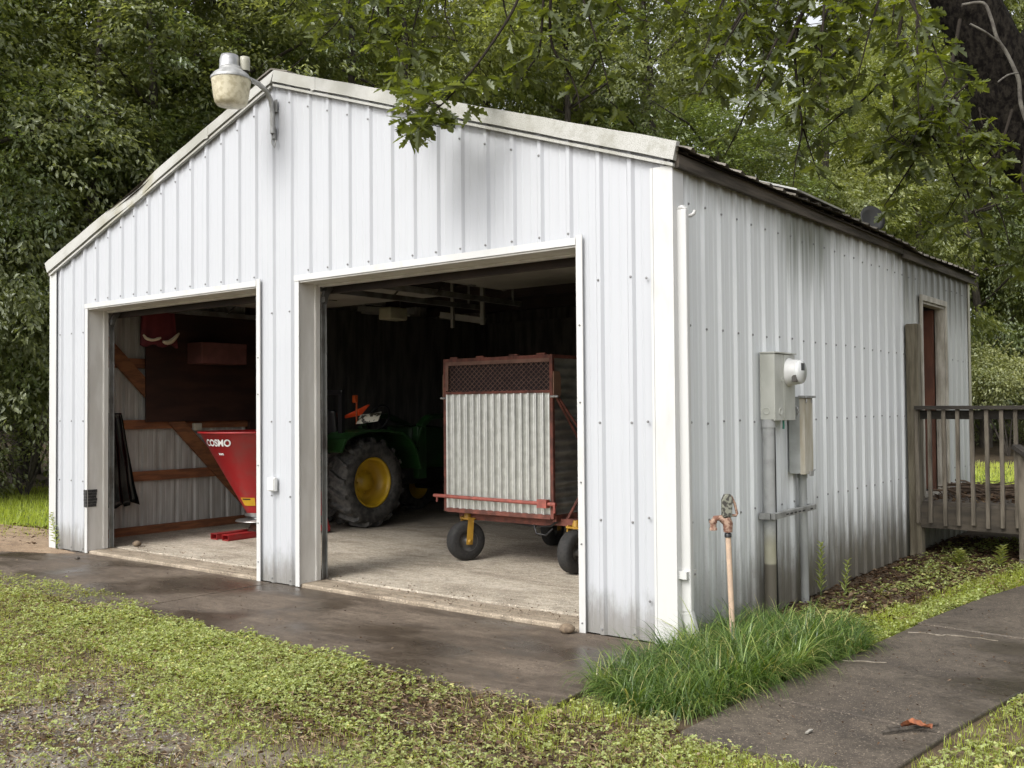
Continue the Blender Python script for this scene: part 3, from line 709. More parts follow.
# yard hydrant
hb = at(729, 580, 0, 7.56); hyx, hyy = 7.56, float(hb[1])
hy = empty('yard_hydrant', (hyx, hyy, -.06), 'rusty yard hydrant on a leaning pipe in front of side wall', 'hydrant')
zt = float(at(727, 534, 0, 7.56)[2]); M_HRUST = mat('flaking_hydrant_paint', (.34, .23, .17), (.16, .075, .05), 40, .85, bump=.5, lo=.42, hi=.58)
MB().tube([(hyx+.012, hyy+.025, -.08), (hyx, hyy-.005, zt)], .0165, 14).build('pipe', mat('faded_pipe', (.58, .42, .30), (.48, .35, .26), 30, .7), hy)
m = MB(); m.lathe([(.021, 0), (.021, .02), (.016, .025)], (hyx, hyy-.005, zt-.02), n=14); m.build('collar', M_BLACK, hy)
m = MB(); e = Vector((.78, .62, 0)); lft = -e   # spout points to the left as seen from the drive
c0 = Vector((hyx, hyy-.005, zt+.01))
m.tube([c0, c0+Vector((0, 0, .05)), c0+Vector((0, 0, .085))-e*.01], [.026, .030, .026], 14)
m.tube([c0+Vector((0, 0, .045)), c0-e*.045+Vector((0, 0, .085)), c0-e*.075+Vector((0, 0, .082)), c0-e*.088+Vector((0, 0, .06)), c0-e*.088+Vector((0, 0, .012))], [.022, .019, .018, .020, .019], 12)
m.lathe([(.023, 0), (.023, .014), (.020, .016)], c0-e*.088+Vector((0, 0, .012)), (0, 0, 1), 12); m.lathe([(.024, 0), (.024, .016)], c0-e*.088+Vector((0, 0, .055)), (0, 0, 1), 12)
m.build('spout', M_HRUST, hy)
m = MB(); up = Vector((0, 0, 1)); q = Vector((.62, -.78, 0))*.022
pr_ = [c0-e*.036+up*.09, c0-e*.036+up*.19, c0-e*.02+up*.225, c0+e*.015+up*.228, c0+e*.028+up*.19, c0+e*.022+up*.09]
m.prism([p-q for p in pr_], q*2); m.build('head', mat('head_paint', (.20, .20, .16), (.045, .042, .035), 55, .8, lo=.45, hi=.55), hy, bevel=.006)
m = MB(); m.tube([c0+e*.02+up*.215, c0+e*.042+up*.17, c0+e*.056+up*.11, c0+e*.05+up*.098, c0+e*.02+up*.10], .008, 8); m.build('handle', M_HRUST, hy)

# ------------------------------------------------------------------ things inside the bays
def wheel(parent, cx, cy, cz, R, wd, rimR, mrub, mrim, name_t='tyre', lugs=0, side=1, dish=.12, mb_hub=None):
    """wheel rolling along Y, axis X; outer face on +X side when side=1"""
    h = wd/2; sh = R*.86
    k_ = .915 if lugs else .96
    prof = [(rimR, -h*.78), (rimR*1.12, -h*.98), (sh, -h), (R*(k_-.01), -h*.86), (R*k_, 0), (R*(k_-.01), h*.86), (sh, h), (rimR*1.12, h*.98), (rimR, h*.78)]
    m = MB(); m.lathe(prof, (cx, cy, cz), (1, 0, 0), 44)
    if lugs:
        for k in range(lugs):
            for s in (-1, 1):
                a0 = 2*math.pi*(k+(.5 if s > 0 else 0))/lugs
                pts = []
                for u, da in ((.03, 0.0), (.45, -.10), (.80, -.18), (1.0, -.21)):
                    aa = a0 + da; rr = R*(1.0 if u < .9 else .93); ww = .036
                    pts.append((aa, cx + s*u*h*1.02, rr))
                for (aa, xx, rr), (ab, xb, rb) in zip(pts[:-1], pts[1:]):
                    v = []
                    for (A, X, Rr) in ((aa, xx, rr), (ab, xb, rb)):
                        for dA, rad_ in ((-.042, Rr), (.042, Rr), (.060, R*.87), (-.060, R*.87)):
                            v.append((X, cy+math.sin(A+dA)*rad_, cz+math.cos(A+dA)*rad_))
                    m.add(v, [(0, 1, 5, 4), (1, 2, 6, 5), (3, 0, 4, 7), (0, 3, 2, 1), (4, 5, 6, 7)])
    ty = m.build(name_t, mrub, parent)
    s = side
    m = MB(); m.lathe([(rimR*1.03, s*h*.80), (rimR*1.04, s*h*.88), (rimR*.97, s*h*.88), (rimR*.93, s*h*.62), (rimR*.90, s*(h*.8-dish)), (rimR*.55, s*(h*.8-dish*.8)), (rimR*.36, s*(h*.8-dish*.8)), (rimR*.34, s*(h*.8-dish*.45)), (.001, s*(h*.8-dish*.45))], (cx, cy, cz), (1, 0, 0), 36)
    m.lathe([(rimR*1.03, -s*h*.80), (rimR*.93, -s*h*.6), (rimR*.90, 0), (.001, 0)], (cx, cy, cz), (1, 0, 0), 36)
    if rimR > .2:
        for k in range(8):
            a_ = 2*math.pi*k/8; m.lathe([(.013, 0), (.013, s*.02), (.001, s*.021)], (cx+s*(h*.8-dish*.8), cy+math.cos(a_)*rimR*.45, cz+math.sin(a_)*rimR*.45), (1, 0, 0), 6)
    m.build('rim', mrim, ty)
    return ty

M_GREEN = mat('tractor_green', (.014, .058, .013), (.012, .036, .011), 3, .4)
M_YELLOW = mat('tractor_yellow', (.62, .40, .02), (.45, .28, .02), 4, .42)
M_DARKMETAL = mat('dark_metal', (.03, .03, .03), (.018, .018, .018), 8, .5, .3)
tr = empty('tractor', (1.15, 3.0, .032), 'green tractor with yellow wheel rims parked inside the right bay', 'tractor')
RZ = .032
wheel(tr, 1.57, 2.92, RZ+.53, .53, .46, .285, M_RUBBER, M_YELLOW, lugs=17, side=1, dish=.17)
wheel(tr, .73, 2.92, RZ+.53, .53, .46, .285, M_RUBBER, M_YELLOW, lugs=17, side=-1, dish=.17)
wheel(tr, 1.62, 4.75, RZ+.34, .34, .24, .19, M_RUBBER, M_YELLOW, lugs=15, side=1, dish=.08)
wheel(tr, .68, 4.75, RZ+.34, .34, .24, .19, M_RUBBER, M_YELLOW, lugs=15, side=-1, dish=.08)
m = MB(); m.box((1.0, 2.5, .45), (1.3, 4.9, .75)); m.tube([(.78, 2.98, .56), (1.52, 2.98, .56)], .07, 12); m.tube([(.75, 4.75, .38), (1.55, 4.75, .38)], .05, 10); m.box((.90, 2.6, .70), (1.40, 3.9, .78)); m.build('chassis', M_DARKMETAL, tr, bevel=.02)
m = MB(); prof = [(3.95, .66), (3.95, 1.20), (4.3, 1.21), (4.9, 1.14), (5.25, 1.02), (5.32, .85), (5.30, .62)]
m.prism([(.90, y, z) for y, z in prof], (.50, 0, 0)); m.build('hood', M_GREEN, tr, bevel=.05, seg=3)
m = MB(); m.box((.95, 5.325, .66), (1.35, 5.335, .96)); m.build('grille', M_BLACK, tr)
for s in (1, -1):
    x0 = 1.15+s*.24; x1 = 1.15+s*.64; m = MB(); arc = [(2.40, .93), (2.47, 1.07), (2.62, 1.135), (2.85, 1.165), (3.15, 1.165), (3.40, 1.12), (3.56, 1.02), (3.66, .86), (3.72, .68)]
    for (ya, za), (yb, zb) in zip(arc[:-1], arc[1:]): m.beam((1.15+s*.44, ya, za), (1.15+s*.44, yb+.004, zb), .42, .03, (0, 0, 1))
    for (ya, za), (yb, zb) in zip(arc[:-1], arc[1:]): m.add([(x0, ya, .72), (x0, yb, .68), (x0, yb, zb), (x0, ya, za), (x0-s*.012, ya, .72), (x0-s*.012, yb, .68), (x0-s*.012, yb, zb), (x0-s*.012, ya, za)], [(0, 1, 2, 3), (7, 6, 5, 4)])
    m.build('fender', M_GREEN, tr, bevel=.006)
    m = MB(); arm = [(3.75, .95), (3.85, 1.20), (4.00, 1.31), (4.25, 1.33), (4.60, 1.22), (5.1, .95), (5.6, .62), (5.9, .35)]
    for (ya, za), (yb, zb) in zip(arm[:-1], arm[1:]): m.beam((1.15+s*.50, ya, za), (1.15+s*.50, yb, zb), .06, .12, (1, 0, 0))
    m.beam((1.15+s*.50, 3.85, .55), (1.15+s*.50, 3.85, 1.2), .09, .16, (0, 1, 0)); m.build('loader_arm', M_GREEN, tr, bevel=.01)
    m = MB(); m.beam((1.15+s*.40, 2.63, .78), (1.15+s*.40, 2.63, 1.62), .06, .05, (0, 1, 0)); m.build('roll_bar_post', M_BLACK, tr)
m = MB(); m.beam((.72, 2.63, 1.62), (1.58, 2.63, 1.62), .05, .06); m.build('roll_bar', M_BLACK, tr, bevel=.01)
m = MB(); m.prism([(.45, 5.9, .10), (.45, 6.35, .06), (.45, 6.30, .10), (.45, 5.97, .20), (.45, 5.95, .50), (.45, 6.1, .62), (.45, 5.88, .58)], (1.4, 0, 0)); m.build('bucket', M_GREEN, tr)
m = MB(); m.box((.93, 2.75, .95), (1.37, 3.2, 1.06)); m.prism([(.93, 2.72, 1.0), (.93, 2.80, 1.06), (.93, 2.74, 1.42), (.93, 2.66, 1.42)], (.44, 0, 0)); m.build('seat', M_BLACK, tr, bevel=.04, seg=3)
m = MB(); m.tube([(1.15, 3.85, 1.05), (1.15, 3.62, 1.30)], .025, 8); m.tube([(1.15+.18*math.cos(t), 3.62+.08*math.sin(t), 1.31+.16*math.sin(t)) for t in np.linspace(0, 2*math.pi, 20)], .012, 6); m.build('steering_wheel', M_BLACK, tr)
sp = at(355, 399, 1, 2.85); m = MB(); m.beam((sp[0], 2.85, sp[2]-.045), (sp[0], 2.85, sp[2]+.045), .05, .05, (0, 1, 0)); m.beam((sp[0], 2.875, sp[2]-.3), (sp[0], 2.875, sp[2]-.046), .02, .02, (0, 1, 0)); m.build('amber_lamp', mat('amber_lens', (.55, .09, .015), rough=.3), tr, bevel=.008)
m = MB(); cx, cy, cz = [float(c) for c in at(352, 414, 1, 2.95)]; m.prism([(cx-.21, cy, cz-.045), (cx-.20, cy, cz-.065), (cx+.13, cy+.02, cz-.015), (cx+.20, cy+.10, cz+.105), (cx+.16, cy+.10, cz+.11)], (0, .006, .002)); m.build('slow_vehicle_sign', mat('sign_orange', (.85, .085, .015), rough=.4), tr)
# bag on the fender
def rag(name, c, sx_, sy_, sz_, m_, label, cat, seed):
    b = MB(); n1, n2 = 14, 10; V = []
    for i in range(n1):
        for j in range(n2):
            t = math.pi*i/(n1-1); p = 2*math.pi*j/n2
            k = 1+.30*mnoise.noise(Vector((math.cos(p)*1.7, math.sin(p)*1.7, t*1.6+seed)))
            V.append((c[0]+math.sin(t)*math.cos(p)*sx_*k, c[1]+math.sin(t)*math.sin(p)*sy_*k, c[2]+math.cos(t)*sz_*k))
    b.add(V, [(i*n2+j, i*n2+(j+1) % n2, (i+1)*n2+(j+1) % n2, (i+1)*n2+j) for i in range(n1-1) for j in range(n2)])
    return tag(b.build(name, m_, None, shift=c), label, cat)
bt = at(368, 418, 0, 1.52)
b_ = MB(); u_ = Vector((.55, .42, .10)); v_ = Vector((-.10, .30, .34)).normalized(); cen = Vector(at(369, 418, 1, 2.95)); u_.normalize(); nn = u_.cross(v_)
V = []; nx_, ny_ = 9, 7
for side_ in (0, 1):
    for j in range(ny_):
        for i in range(nx_):
            a_, c_ = (i/(nx_-1)-.5), (j/(ny_-1)-.5); puff = (.25-a_*a_)*(.25-c_*c_)*16*.035*(1 if side_ else -1)
            V.append(cen + u_*a_*.26 + v_*c_*.15 + nn*(puff+.012*mnoise.noise(Vector((a_*7, c_*7, 3)))))
o_ = nx_*ny_
F = [(j*nx_+i, j*nx_+i+1, (j+1)*nx_+i+1, (j+1)*nx_+i) for j in range(ny_-1) for i in range(nx_-1)]
F += [tuple(o_+k for k in reversed(f)) for f in F]
b_.add(V, F, 0, True)
tag(b_.build('bag', mat('printed_bag', (.62, .60, .50), (.05, .045, .03), 16, .6, lo=.52, hi=.55), None, shift=tuple(float(c) for c in at(369, 424, 1, 2.95))), 'crumpled white and yellow bag lying on the tractor fender', 'bag')

# spreader
M_RED = mat('spreader_red', (.31, .014, .016), (.25, .038, .034), 5, .42, lo=.45, hi=.75)
AX, AY = 1.26, 1.67
spd = empty('fertiliser_spreader', (AX, AY, .032), 'red cone hopper spreader with white lettering standing in the left bay', 'spreader')
zR, rR, zB, rB = 1.185, .625, .30, .13
hop = MB().lathe([(rB, zB-.02), (rB, zB), (rR-.01, zR-.02), (rR, zR-.015), (rR+.022, zR-.012), (rR+.022, zR+.006), (rR, zR+.010), (rR-.012, zR-.0), (rB, zB+.03)], (AX, AY, 0), n=64).build('hopper', M_RED, spd)
def cone_pt(az, s, off):
    """s: height along z"""
    r_ = rB + (rR-.01-rB)*(s-zB)/(zR-.02-zB); nl = math.hypot(1, (rR-rB)/(zR-zB)); 
    r_ += off/ nl*1.0
    return (AX+math.cos(az)*r_, AY+math.sin(az)*r_, s - off*.5)
def cone_text(txt, az0, zc, hgt, mname, m_, bold=.02, shear=.55):
    cu = bpy.data.curves.new('lettering', 'FONT'); cu.body = txt; cu.align_x = 'CENTER'; cu.align_y = 'CENTER'; cu.size = 1; cu.offset = bold
    to = bpy.data.objects.new('lettering', cu); COL.objects.link(to)
    dg = bpy.context.evaluated_depsgraph_get(); me = bpy.data.meshes.new_from_object(to.evaluated_get(dg))
    bpy.data.objects.remove(to)
    import bmesh
    bm = bmesh.new(); bm.from_mesh(me); bmesh.ops.triangulate(bm, faces=bm.faces[:]); 
    for _ in range(2): bmesh.ops.subdivide_edges(bm, edges=[e for e in bm.edges if e.calc_length() > .12], cuts=1); bmesh.ops.triangulate(bm, faces=bm.faces[:])
    for v in bm.verts:
        z = zc + v.co.y*hgt*1.1; r_ = rB + (rR-.01-rB)*(z-zB)/(zR-.02-zB)
        v.co = Vector(cone_pt(az0 + (v.co.x*1.18+shear*v.co.y)*hgt/r_, z, .007)) - Vector(org(hop))
    bm.to_mesh(me); bm.free(); me.materials.append(m_)
    o = bpy.data.objects.new(mname, me); COL.objects.link(o); o.parent = hop; ORG[o.name] = org(hop); return o
M_LETTER = mat('white_letters', (.85, .85, .83), rough=.5)
cone_text('COSMO', rad(-87), 1.075, .092, 'lettering', M_LETTER, .035)
def cone_patch(name, a0, a1, z0, z1, m_, off=.005):
    b = MB(); n = 6; V = []
    for i in range(n+1):
        a_ = a0+(a1-a0)*i/n; V += [cone_pt(a_, z0, off), cone_pt(a_, z1, off)]
    b.add(V, [(2*i, 2*i+2, 2*i+3, 2*i+1) for i in range(n)]); return b.build(name, m_, hop)
for k in range(3): cone_patch('small_lettering', rad(-92+3.2*k), rad(-89.6+3.2*k), .945, .968, M_LETTER)
cone_patch('warning_sticker', rad(-92), rad(-48), .385, .475, mat('yellow_sticker', (.75, .45, .03), rough=.5))
cone_patch('sticker_mark', rad(-86), rad(-60), .452, .467, M_BLACK, .007)
m = MB(); m.lathe([(.15, .30), (.15, .26), (.08, .25), (.08, .22), (.24, .218), (.25, .205), (.08, .20), (.07, .10), (.001, .10)], (AX, AY, 0), n=30); m.build('spinner_disc', mat('stainless', (.55, .55, .54), rough=.3, metal=.9), spd)
m = MB(); m.lathe([(.11, .05), (.12, .10), (.09, .16), (.05, .19), (.001, .19)], (AX, AY, 0), n=16); m.build('gearbox', mat('rusty_dark', (.045, .025, .02), (.10, .04, .02), 20, .8), spd)
m = MB()
for x in (AX-.16, AX+.04):
    m.box((x-.055, 1.20, .0335), (x+.055, 2.25, .040)); m.box((x-.055, 1.20, .090), (x+.055, 2.25, .097)); m.box((x+.048, 1.201, .041), (x+.055, 2.25, .089)); m.box((x-.055, 1.201, .041), (x-.048, 2.25, .089))
m.box((AX-.45, 2.25, .05), (AX+.45, 2.31, .12)); m.beam((AX-.42, 2.28, .1), (AX-.10, 2.28, 1.0), .05, .05); m.beam((AX+.42, 2.28, .1), (AX+.10, 2.28, 1.0), .05, .05)
m.beam((AX-.3, 2.28, .75), (AX-.5, AY+.1, 1.10), .04, .04); m.beam((AX+.3, 2.28, .75), (AX+.5, AY+.1, 1.10), .04, .04)
m.build('frame', M_RED, spd, bevel=.002)

# corrugated cart
M_RUST = mat('rust_red_steel', (.20, .065, .045), (.095, .035, .025), 14, .7, .1, bump=.3)
M_REDROD = mat('red_rod', (.36, .10, .075), (.22, .065, .05), 20, .6)
M_GALVC = mat('galvanised_corrugated', (.74, .745, .71), (.62, .625, .59), 14, .36, .85)
M_GALVS = mat('galvanised_side', (.48, .48, .44), (.32, .315, .28), 6, .42, .8)
CX0, CX1, CY0, CY1, CZ0, CZ1 = 4.06, 5.30, 1.60, 3.05, .475, 1.875
ct = empty('corrugated_cart', ((CX0+CX1)/2, 2.2, .032), 'corrugated metal cart with rusty mesh top and caster wheels in right bay', 'cart')
m = MB(); t_ = .032
for x in (CX0, CX1-t_):
    for y in (CY0, CY1-t_): m.box((x, y, CZ0), (x+t_, y+t_, CZ1))
for z in (CZ0, CZ1-t_):
    for y in (CY0, CY1-t_): m.box((CX0+t_, y+.001, z), (CX1-t_, y+t_-.001, z+t_))
    for x in (CX0, CX1-t_): m.box((x+.001, CY0+t_, z), (x+t_-.001, CY1-t_, z+t_))
m.box((CX0+t_, CY0+.001, 1.548), (CX1-t_, CY0+t_-.002, 1.572)); m.box((CX0+t_, CY0-.004, CZ0-.005), (CX1-t_, CY0-.0005, CZ0+.022))
m.box((CX1-t_+.002, CY0+t_, .45), (CX1+.004, CY1-t_, .50)); m.box((CX0+.1, CY0+.1, .40), (CX1-.1, CY0+.18, .475)); m.box((CX0+.1, CY1-.18, .40), (CX1-.1, CY1-.1, .475)); m.box((CX1-.1, CY0+.1, .41), (CX1+.28, CY0+.17, .47)); m.box((CX1-.1, CY1-.17, .41), (CX1+.28, CY1-.10, .47))
m.build('frame', M_RUST, ct, bevel=.003)
def corr(x0, x1, per, amp, P, z0, z1):
    b = MB(); n = int(round((x1-x0)/per))*10; V = []
    for i in range(n+1):
        s = x0+(x1-x0)*i/n; o = amp*math.cos(2*math.pi*(s-x0)/per); V += [P(s, o, z0), P(s, o, z1)]
    b.add(V, [(2*i, 2*i+2, 2*i+3, 2*i+1) for i in range(n)], 0, True); return b
corr(CX0+t_, CX1-t_, (CX1-CX0-2*t_)/15, .021, lambda s, o, z: (s, CY0+.022-o, z), CZ0+.018, 1.552).build('front_panel', M_GALVC, ct)
corr(CZ0+t_, CZ1-t_, (CZ1-CZ0-2*t_)/15, .017, lambda s, o, y: (CX1-.018+o, y, s), CY0+t_, CY1-t_).build('side_panel', M_GALVS, ct)
corr(CZ0+t_, CZ1-t_, (CZ1-CZ0-2*t_)/17, .011, lambda s, o, y: (CX0+.014-o, y, s), CY0+t_, CY1-t_).build('side_panel', M_GALVS, ct)
MB().box((CX0+t_, CY1-.02, CZ0+t_), (CX1-t_, CY1-.01, CZ1-t_)).build('back_panel', M_GALVS, ct)
MB().box((CX0+t_, CY0+t_, CZ0+.01), (CX1-t_, CY1-t_, CZ0+.02)).build('deck', M_RUST, ct)
m = MB(); nc = 44; x0, x1, z0, z1 = CX0+t_, CX1-t_, 1.572, CZ1-t_; cw = (x1-x0)/nc; nr = 12; rh = (z1-z0)/nr
for i in range(nc+1):
    for j in range(nr):
        xa = x0+cw*i; s = 1 if (i+j) % 2 else -1
        xa0, xb0 = xa-s*cw*.5, xa+s*cw*.5
        m.beam((min(max(xa0, x0), x1), CY0+.012, z0+rh*j), (min(max(xb0, x0), x1), CY0+.012, z0+rh*(j+1)), .0042, .004, (0, 1, 0))
m.build('mesh_panel', mat('rusty_mesh', (.20, .115, .085), (.12, .065, .05), 20, .8), ct)
m = MB(); m.box((x0-.001, CY0-.002, CZ1-.062), (x1+.001, CY0+.010, CZ1-.030)); m.box((x0-.004, CY0-.002, 1.58), (x0+.03, CY0+.006, CZ1-.06)); m.build('mesh_border', mat('border_rust', (.22, .12, .09), (.15, .08, .06), 14, .8), ct)
MB().box((x0, CY0+.05, 1.57), (x1, CY0+.06, CZ1-.03)).build('screen_backing', mat('dark_purple_backing', (.030, .020, .022), rough=.9), ct)
m = MB(); m.tube([(CX0-.09, CY0-.035, .617), (CX1+.05, CY0-.035, .603)], .017, 10); m.box((CX1-.13, CY0-.065, .570), (CX1-.03, CY0-.010, .64)); m.tube([(CX0-.055, CY0-.035, .61), (CX0-.055, CY0-.035, .56)], .009, 8); m.tube([(CX1+.035, CY0-.035, .60), (CX1+.035, CY0-.035, .53)], .012, 8); m.build('latch_bar', M_REDROD, ct)
for fx in (.10, .35, .66, .90): MB().box((CX0+1.24*fx-.045, CY0+.004, CZ1+.001), (CX0+1.24*fx+.045, CY0+.03, CZ1+.016)).build('hinge', M_RUST, ct)
m = MB()
for x in (CX0-.012, CX1+.002): m.prism([(x, CY0+.005, 1.50), (x, CY0+.09, 1.50), (x, CY0+.11, 1.55), (x, CY0+.11, 1.68), (x, CY0+.09, 1.73), (x, CY0+.005, 1.73)], (.01, 0, 0))
m.build('gusset', mat('tan_rust', (.30, .17, .11), rough=.8), ct)
m = MB(); m.tube([(CX1+.02, CY0+.02, 1.52), (CX1+.03, 2.15, .92)], .013, 8); m.tube([(CX1+.025, CY0+.06, 1.50), (CX1+.10, 1.95, 1.15), (CX1+.14, 2.3, .80)], .012, 8); m.tube([(CX1+.14, CY0+.40, .86), (CX1+.05, CY0+.12, .45)], .014, 8); m.build('brace_rod', M_RUST, ct)
m = MB(); m.tube([(CX0-.03, CY0-.002, 1.515), (CX0+.03, CY0-.002, 1.515)], .010, 8); m.tube([(CX1-.02, CY0-.002, 1.515), (CX1+.06, CY0-.002, 1.515)], .010, 8); m.build('pin', M_GALV, ct)
for (cx, cy, yw) in ((4.27, 1.66, -22), (5.50, 1.62, -6), (4.36, 2.90, 10), (5.53, 2.90, 25)):
    cas = MB(); s = 1
    R_ = .180; zc = .0325+R_; yel = M_YELLOWC = bpy.data.materials.get('caster_yellow') or mat('caster_yellow', (.42, .235, .025), (.28, .15, .02), 10, .55)
    for sx_ in (-1, 1):
        cas.beam((cx+sx_*.072, cy+.02, zc+.215), (cx+sx_*.072, cy+.0, zc-.03), .010, .055, (0, 1, 0), 0, .010, .060)
        cas.lathe([(.018, 0), (.018, sx_*.016), (.001, sx_*.017)], (cx+sx_*.077, cy, zc), (1, 0, 0), 8)
    cas.box((cx-.08, cy-.02, zc+.195), (cx+.08, cy+.06, zc+.208)); cas.lathe([(.035, zc+.19), (.03, zc+.235), (.02, zc+.262)], (cx, cy+.02, 0), n=14)
    def yawed(mb):
        c_, s_ = math.cos(rad(yw)), math.sin(rad(yw))
        mb.v = [(cx+(x-cx)*c_-(y-cy)*s_, cy+(x-cx)*s_+(y-cy)*c_, z) for x, y, z in mb.v]; return mb
    cas = yawed(cas).build('caster', yel, ct)
    h = .060; b = MB(); b.lathe([(.085, -h*.9), (.10, -h), (R_*.85, -h), (R_*.97, -h*.75), (R_, -h*.3), (R_, h*.3), (R_*.97, h*.75), (R_*.85, h), (.10, h), (.085, h*.9)], (cx, cy, zc), (1, 0, 0), 36); yawed(b).build('tyre', bpy.data.materials.get('caster_rubber') or mat('caster_rubber', (.016, .016, .016), (.030, .028, .026), 40, .8), cas)
    b = MB()
    for sg in (1, -1): b.lathe([(.092, sg*h*1.02), (.088, sg*h*.92), (.084, sg*h*.5), (.06, sg*h*.3), (.034, sg*h*.4), (.03, sg*h*1.0), (.001, sg*h*1.0)], (cx, cy, zc), (1, 0, 0), 28)
    yawed(b).build('rim', mat('caster_rim', (.16, .155, .145), (.08, .075, .07), 12, .5, .3), cas)
m = MB(); m.tube([(4.5, 1.8, .44), (4.7, 1.75, .40), (5.0, 1.72, .385), (5.2, 1.7, .40), (5.3, 1.68, .46)], .009, 6); m.tube([(5.02, 1.7, .40), (5.06, 1.68, .33), (5.16, 1.68, .32), (5.22, 1.7, .38)], .008, 6); m.build('hose', M_BLACK, ct)

# hanging things in the left bay
def curtain(name, pts_top, pts_bot, ny, amp, m_, label, cat, thick=.006):
    b = MB(); n = len(pts_top); V = []
    for side_ in (0, 1):
        for j in range(ny+1):
            t = j/ny
            for i in range(n):
                a_, c_ = Vector(pts_top[i]), Vector(pts_bot[i]); p = a_.lerp(c_, t)
                k = mnoise.noise(Vector((i*1.1, t*3.1, 5))) + .7*math.sin(i*2.1+t*1.4)
                p.x += amp*k*(.3+.7*t) + side_*thick; p.z -= .02*math.sin(i*1.7)*t
                V.append(p)
    off = n*(ny+1)
    F = [(j*n+i, j*n+i+1, (j+1)*n+i+1, (j+1)*n+i) for j in range(ny) for i in range(n-1)]
    F += [tuple(off+k for k in reversed(f)) for f in F]
    for j in range(ny):
        for i in (0, n-1): F.append((j*n+i, (j+1)*n+i, off+(j+1)*n+i, off+j*n+i))
    for i in range(n-1): 
        for j in (0, ny): F.append((j*n+i, j*n+i+1, off+j*n+i+1, off+j*n+i))
    b.add(V, F, 0, True); return tag(b.build(name, m_, None, shift=tuple(pts_top[0])), label, cat)
curtain('plastic_sheet', [(.20, .44+.018*i, 1.40) for i in range(13)], [(.20, .42+.036*i, .36+.05*(i/12)) for i in range(13)], 18, .045, mat('black_sheeting', (.004, .004, .0045), rough=.22), 'black plastic sheet hanging beside the left bay jamb', 'plastic sheet')
XR = .62
g0, g1 = at(139, 345, 0, XR), at(176, 345, 0, XR); gt0, gt1 = at(141, 300, 0, XR), at(170, 298, 0, XR)
N = 9
co = curtain('red_coat', [(XR, gt0[1]+(gt1[1]-gt0[1])*i/(N-1), 2.66) for i in range(N)], [(XR, g0[1]+(g1[1]-g0[1])*i/(N-1), float(g0[2])) for i in range(N)], 10, .018, mat('dark_red_cloth', (.12, .012, .014), (.075, .007, .010), 3, .9), 'dark red coat with pale torn hem hanging under left bay ceiling', 'coat', .05)
m = MB(); zc = float(g0[2])
pts = [(XR+.075, g0[1]+.005+(g1[1]-g0[1])*.46*i/7, zc+.085-.03*math.sin(i*.45)+.02*(i == 0)) for i in range(8)]
m.tube(pts, [.010, .016, .017, .016, .015, .016, .018, .010], 8)
pts = [(XR+.075, g0[1]+(g1[1]-g0[1])*(.53+.45*i/7), zc+.045-.035*math.sin(i*.55)+.011*i) for i in range(8)]
m.tube(pts, [.012, .022, .027, .028, .026, .022, .018, .008], 8)
m.build('torn_hem', mat('pale_lining', (.55, .46, .32), rough=.9), co)
bx0, bx1 = at(202, 352, 0, .42), at(247, 352, 0, .42)
m = MB(); m.box((.13, float(bx0[1]), float(at(225, 364, 0, .42)[2])), (.42, float(bx1[1]), float(at(225, 343, 0, .42)[2])))
tag(m.build('storage_box', mat('faded_red_box', (.22, .085, .07), (.15, .06, .05), 5, .8), None, bevel=.01, shift=(.25, float(bx0[1]), 2.1)), 'faded reddish long box fixed high on the dark panel', 'box')
ob = at(198, 427, 0, .09); m = MB(); m.box((.0525, float(ob[1])-.055, float(ob[2])-.04), (.09, float(ob[1])+.055, float(ob[2])+.045)); m.box((.09, float(ob[1])-.045, float(ob[2])-.03), (.096, float(ob[1])+.045, float(ob[2])+.035))
tag(m.build('outlet_box', mat('ivory_box', (.55, .50, .40), rough=.5), None, bevel=.003, shift=(.07, float(ob[1]), float(ob[2]))), 'ivory outlet box on the wall girt below dark panel', 'outlet')
# fluorescent fitting, cabinets along the rear, hanging rack
ff = empty('fluorescent_fitting', (3.3, 3.6, 2.55), 'unlit white fluorescent fitting under the ceiling behind left track', 'light fitting')
p0, p1 = at(362, 309, 1, 4.0), at(410, 313, 1, 4.0)
m = MB(); m.beam(tuple(p0), tuple(p1+np.array([.0, .0, .02])), .16, .07); m.build('housing', mat('fitting_white', (.40, .40, .37), rough=.5), ff)
m = MB(); d_ = p1-p0
for s in (-.04, .04): m.tube([tuple(p0+d_*.04+np.array([0, s, -.05])), tuple(p1-d_*.04+np.array([0, s, -.03]))], .014, 8)
m.build('tube', mat('dead_tube', (.35, .35, .33), rough=.3), ff)
for p_ in (p0, p1): pass
m = MB(); m.tube([tuple(p0+d_*.2), tuple(p0+d_*.2+np.array([0, 0, 2.95-p0[2]-d_[2]*.2]))], .006, 6); m.tube([tuple(p0+d_*.8), tuple(p0+d_*.8+np.array([0, 0, 2.95-p0[2]-d_[2]*.8]))], .006, 6); m.build('chain', M_TRACK, ff)
hr = empty('hanging_rack', (4.6, 3.2, 2.0), 'grey metal rack hanging from the rafters above the cart', 'rack')
m = MB(); q0, q1 = at(441, 315, 1, 3.2), at(485, 321, 1, 3.2); q2, q3 = at(455, 328, 1, 3.2), at(485, 325, 1, 3.2)
m.beam(tuple(q0), tuple(q1), .04, .07); m.beam((q2[0], 3.16, q2[2]), (q2[0], 3.16, 2.85), .035, .03, (0, 1, 0)); m.beam((q3[0], 3.16, q3[2]), (q3[0], 3.16, 2.85), .05, .03, (0, 1, 0)); m.build('hanger', mat('rack_metal', (.30, .29, .26), rough=.5, metal=.2), hr)
cb = empty('tool_cabinet', (3.2, 6.7, .03), 'dim grey cabinet standing against the rear wall', 'cabinet')
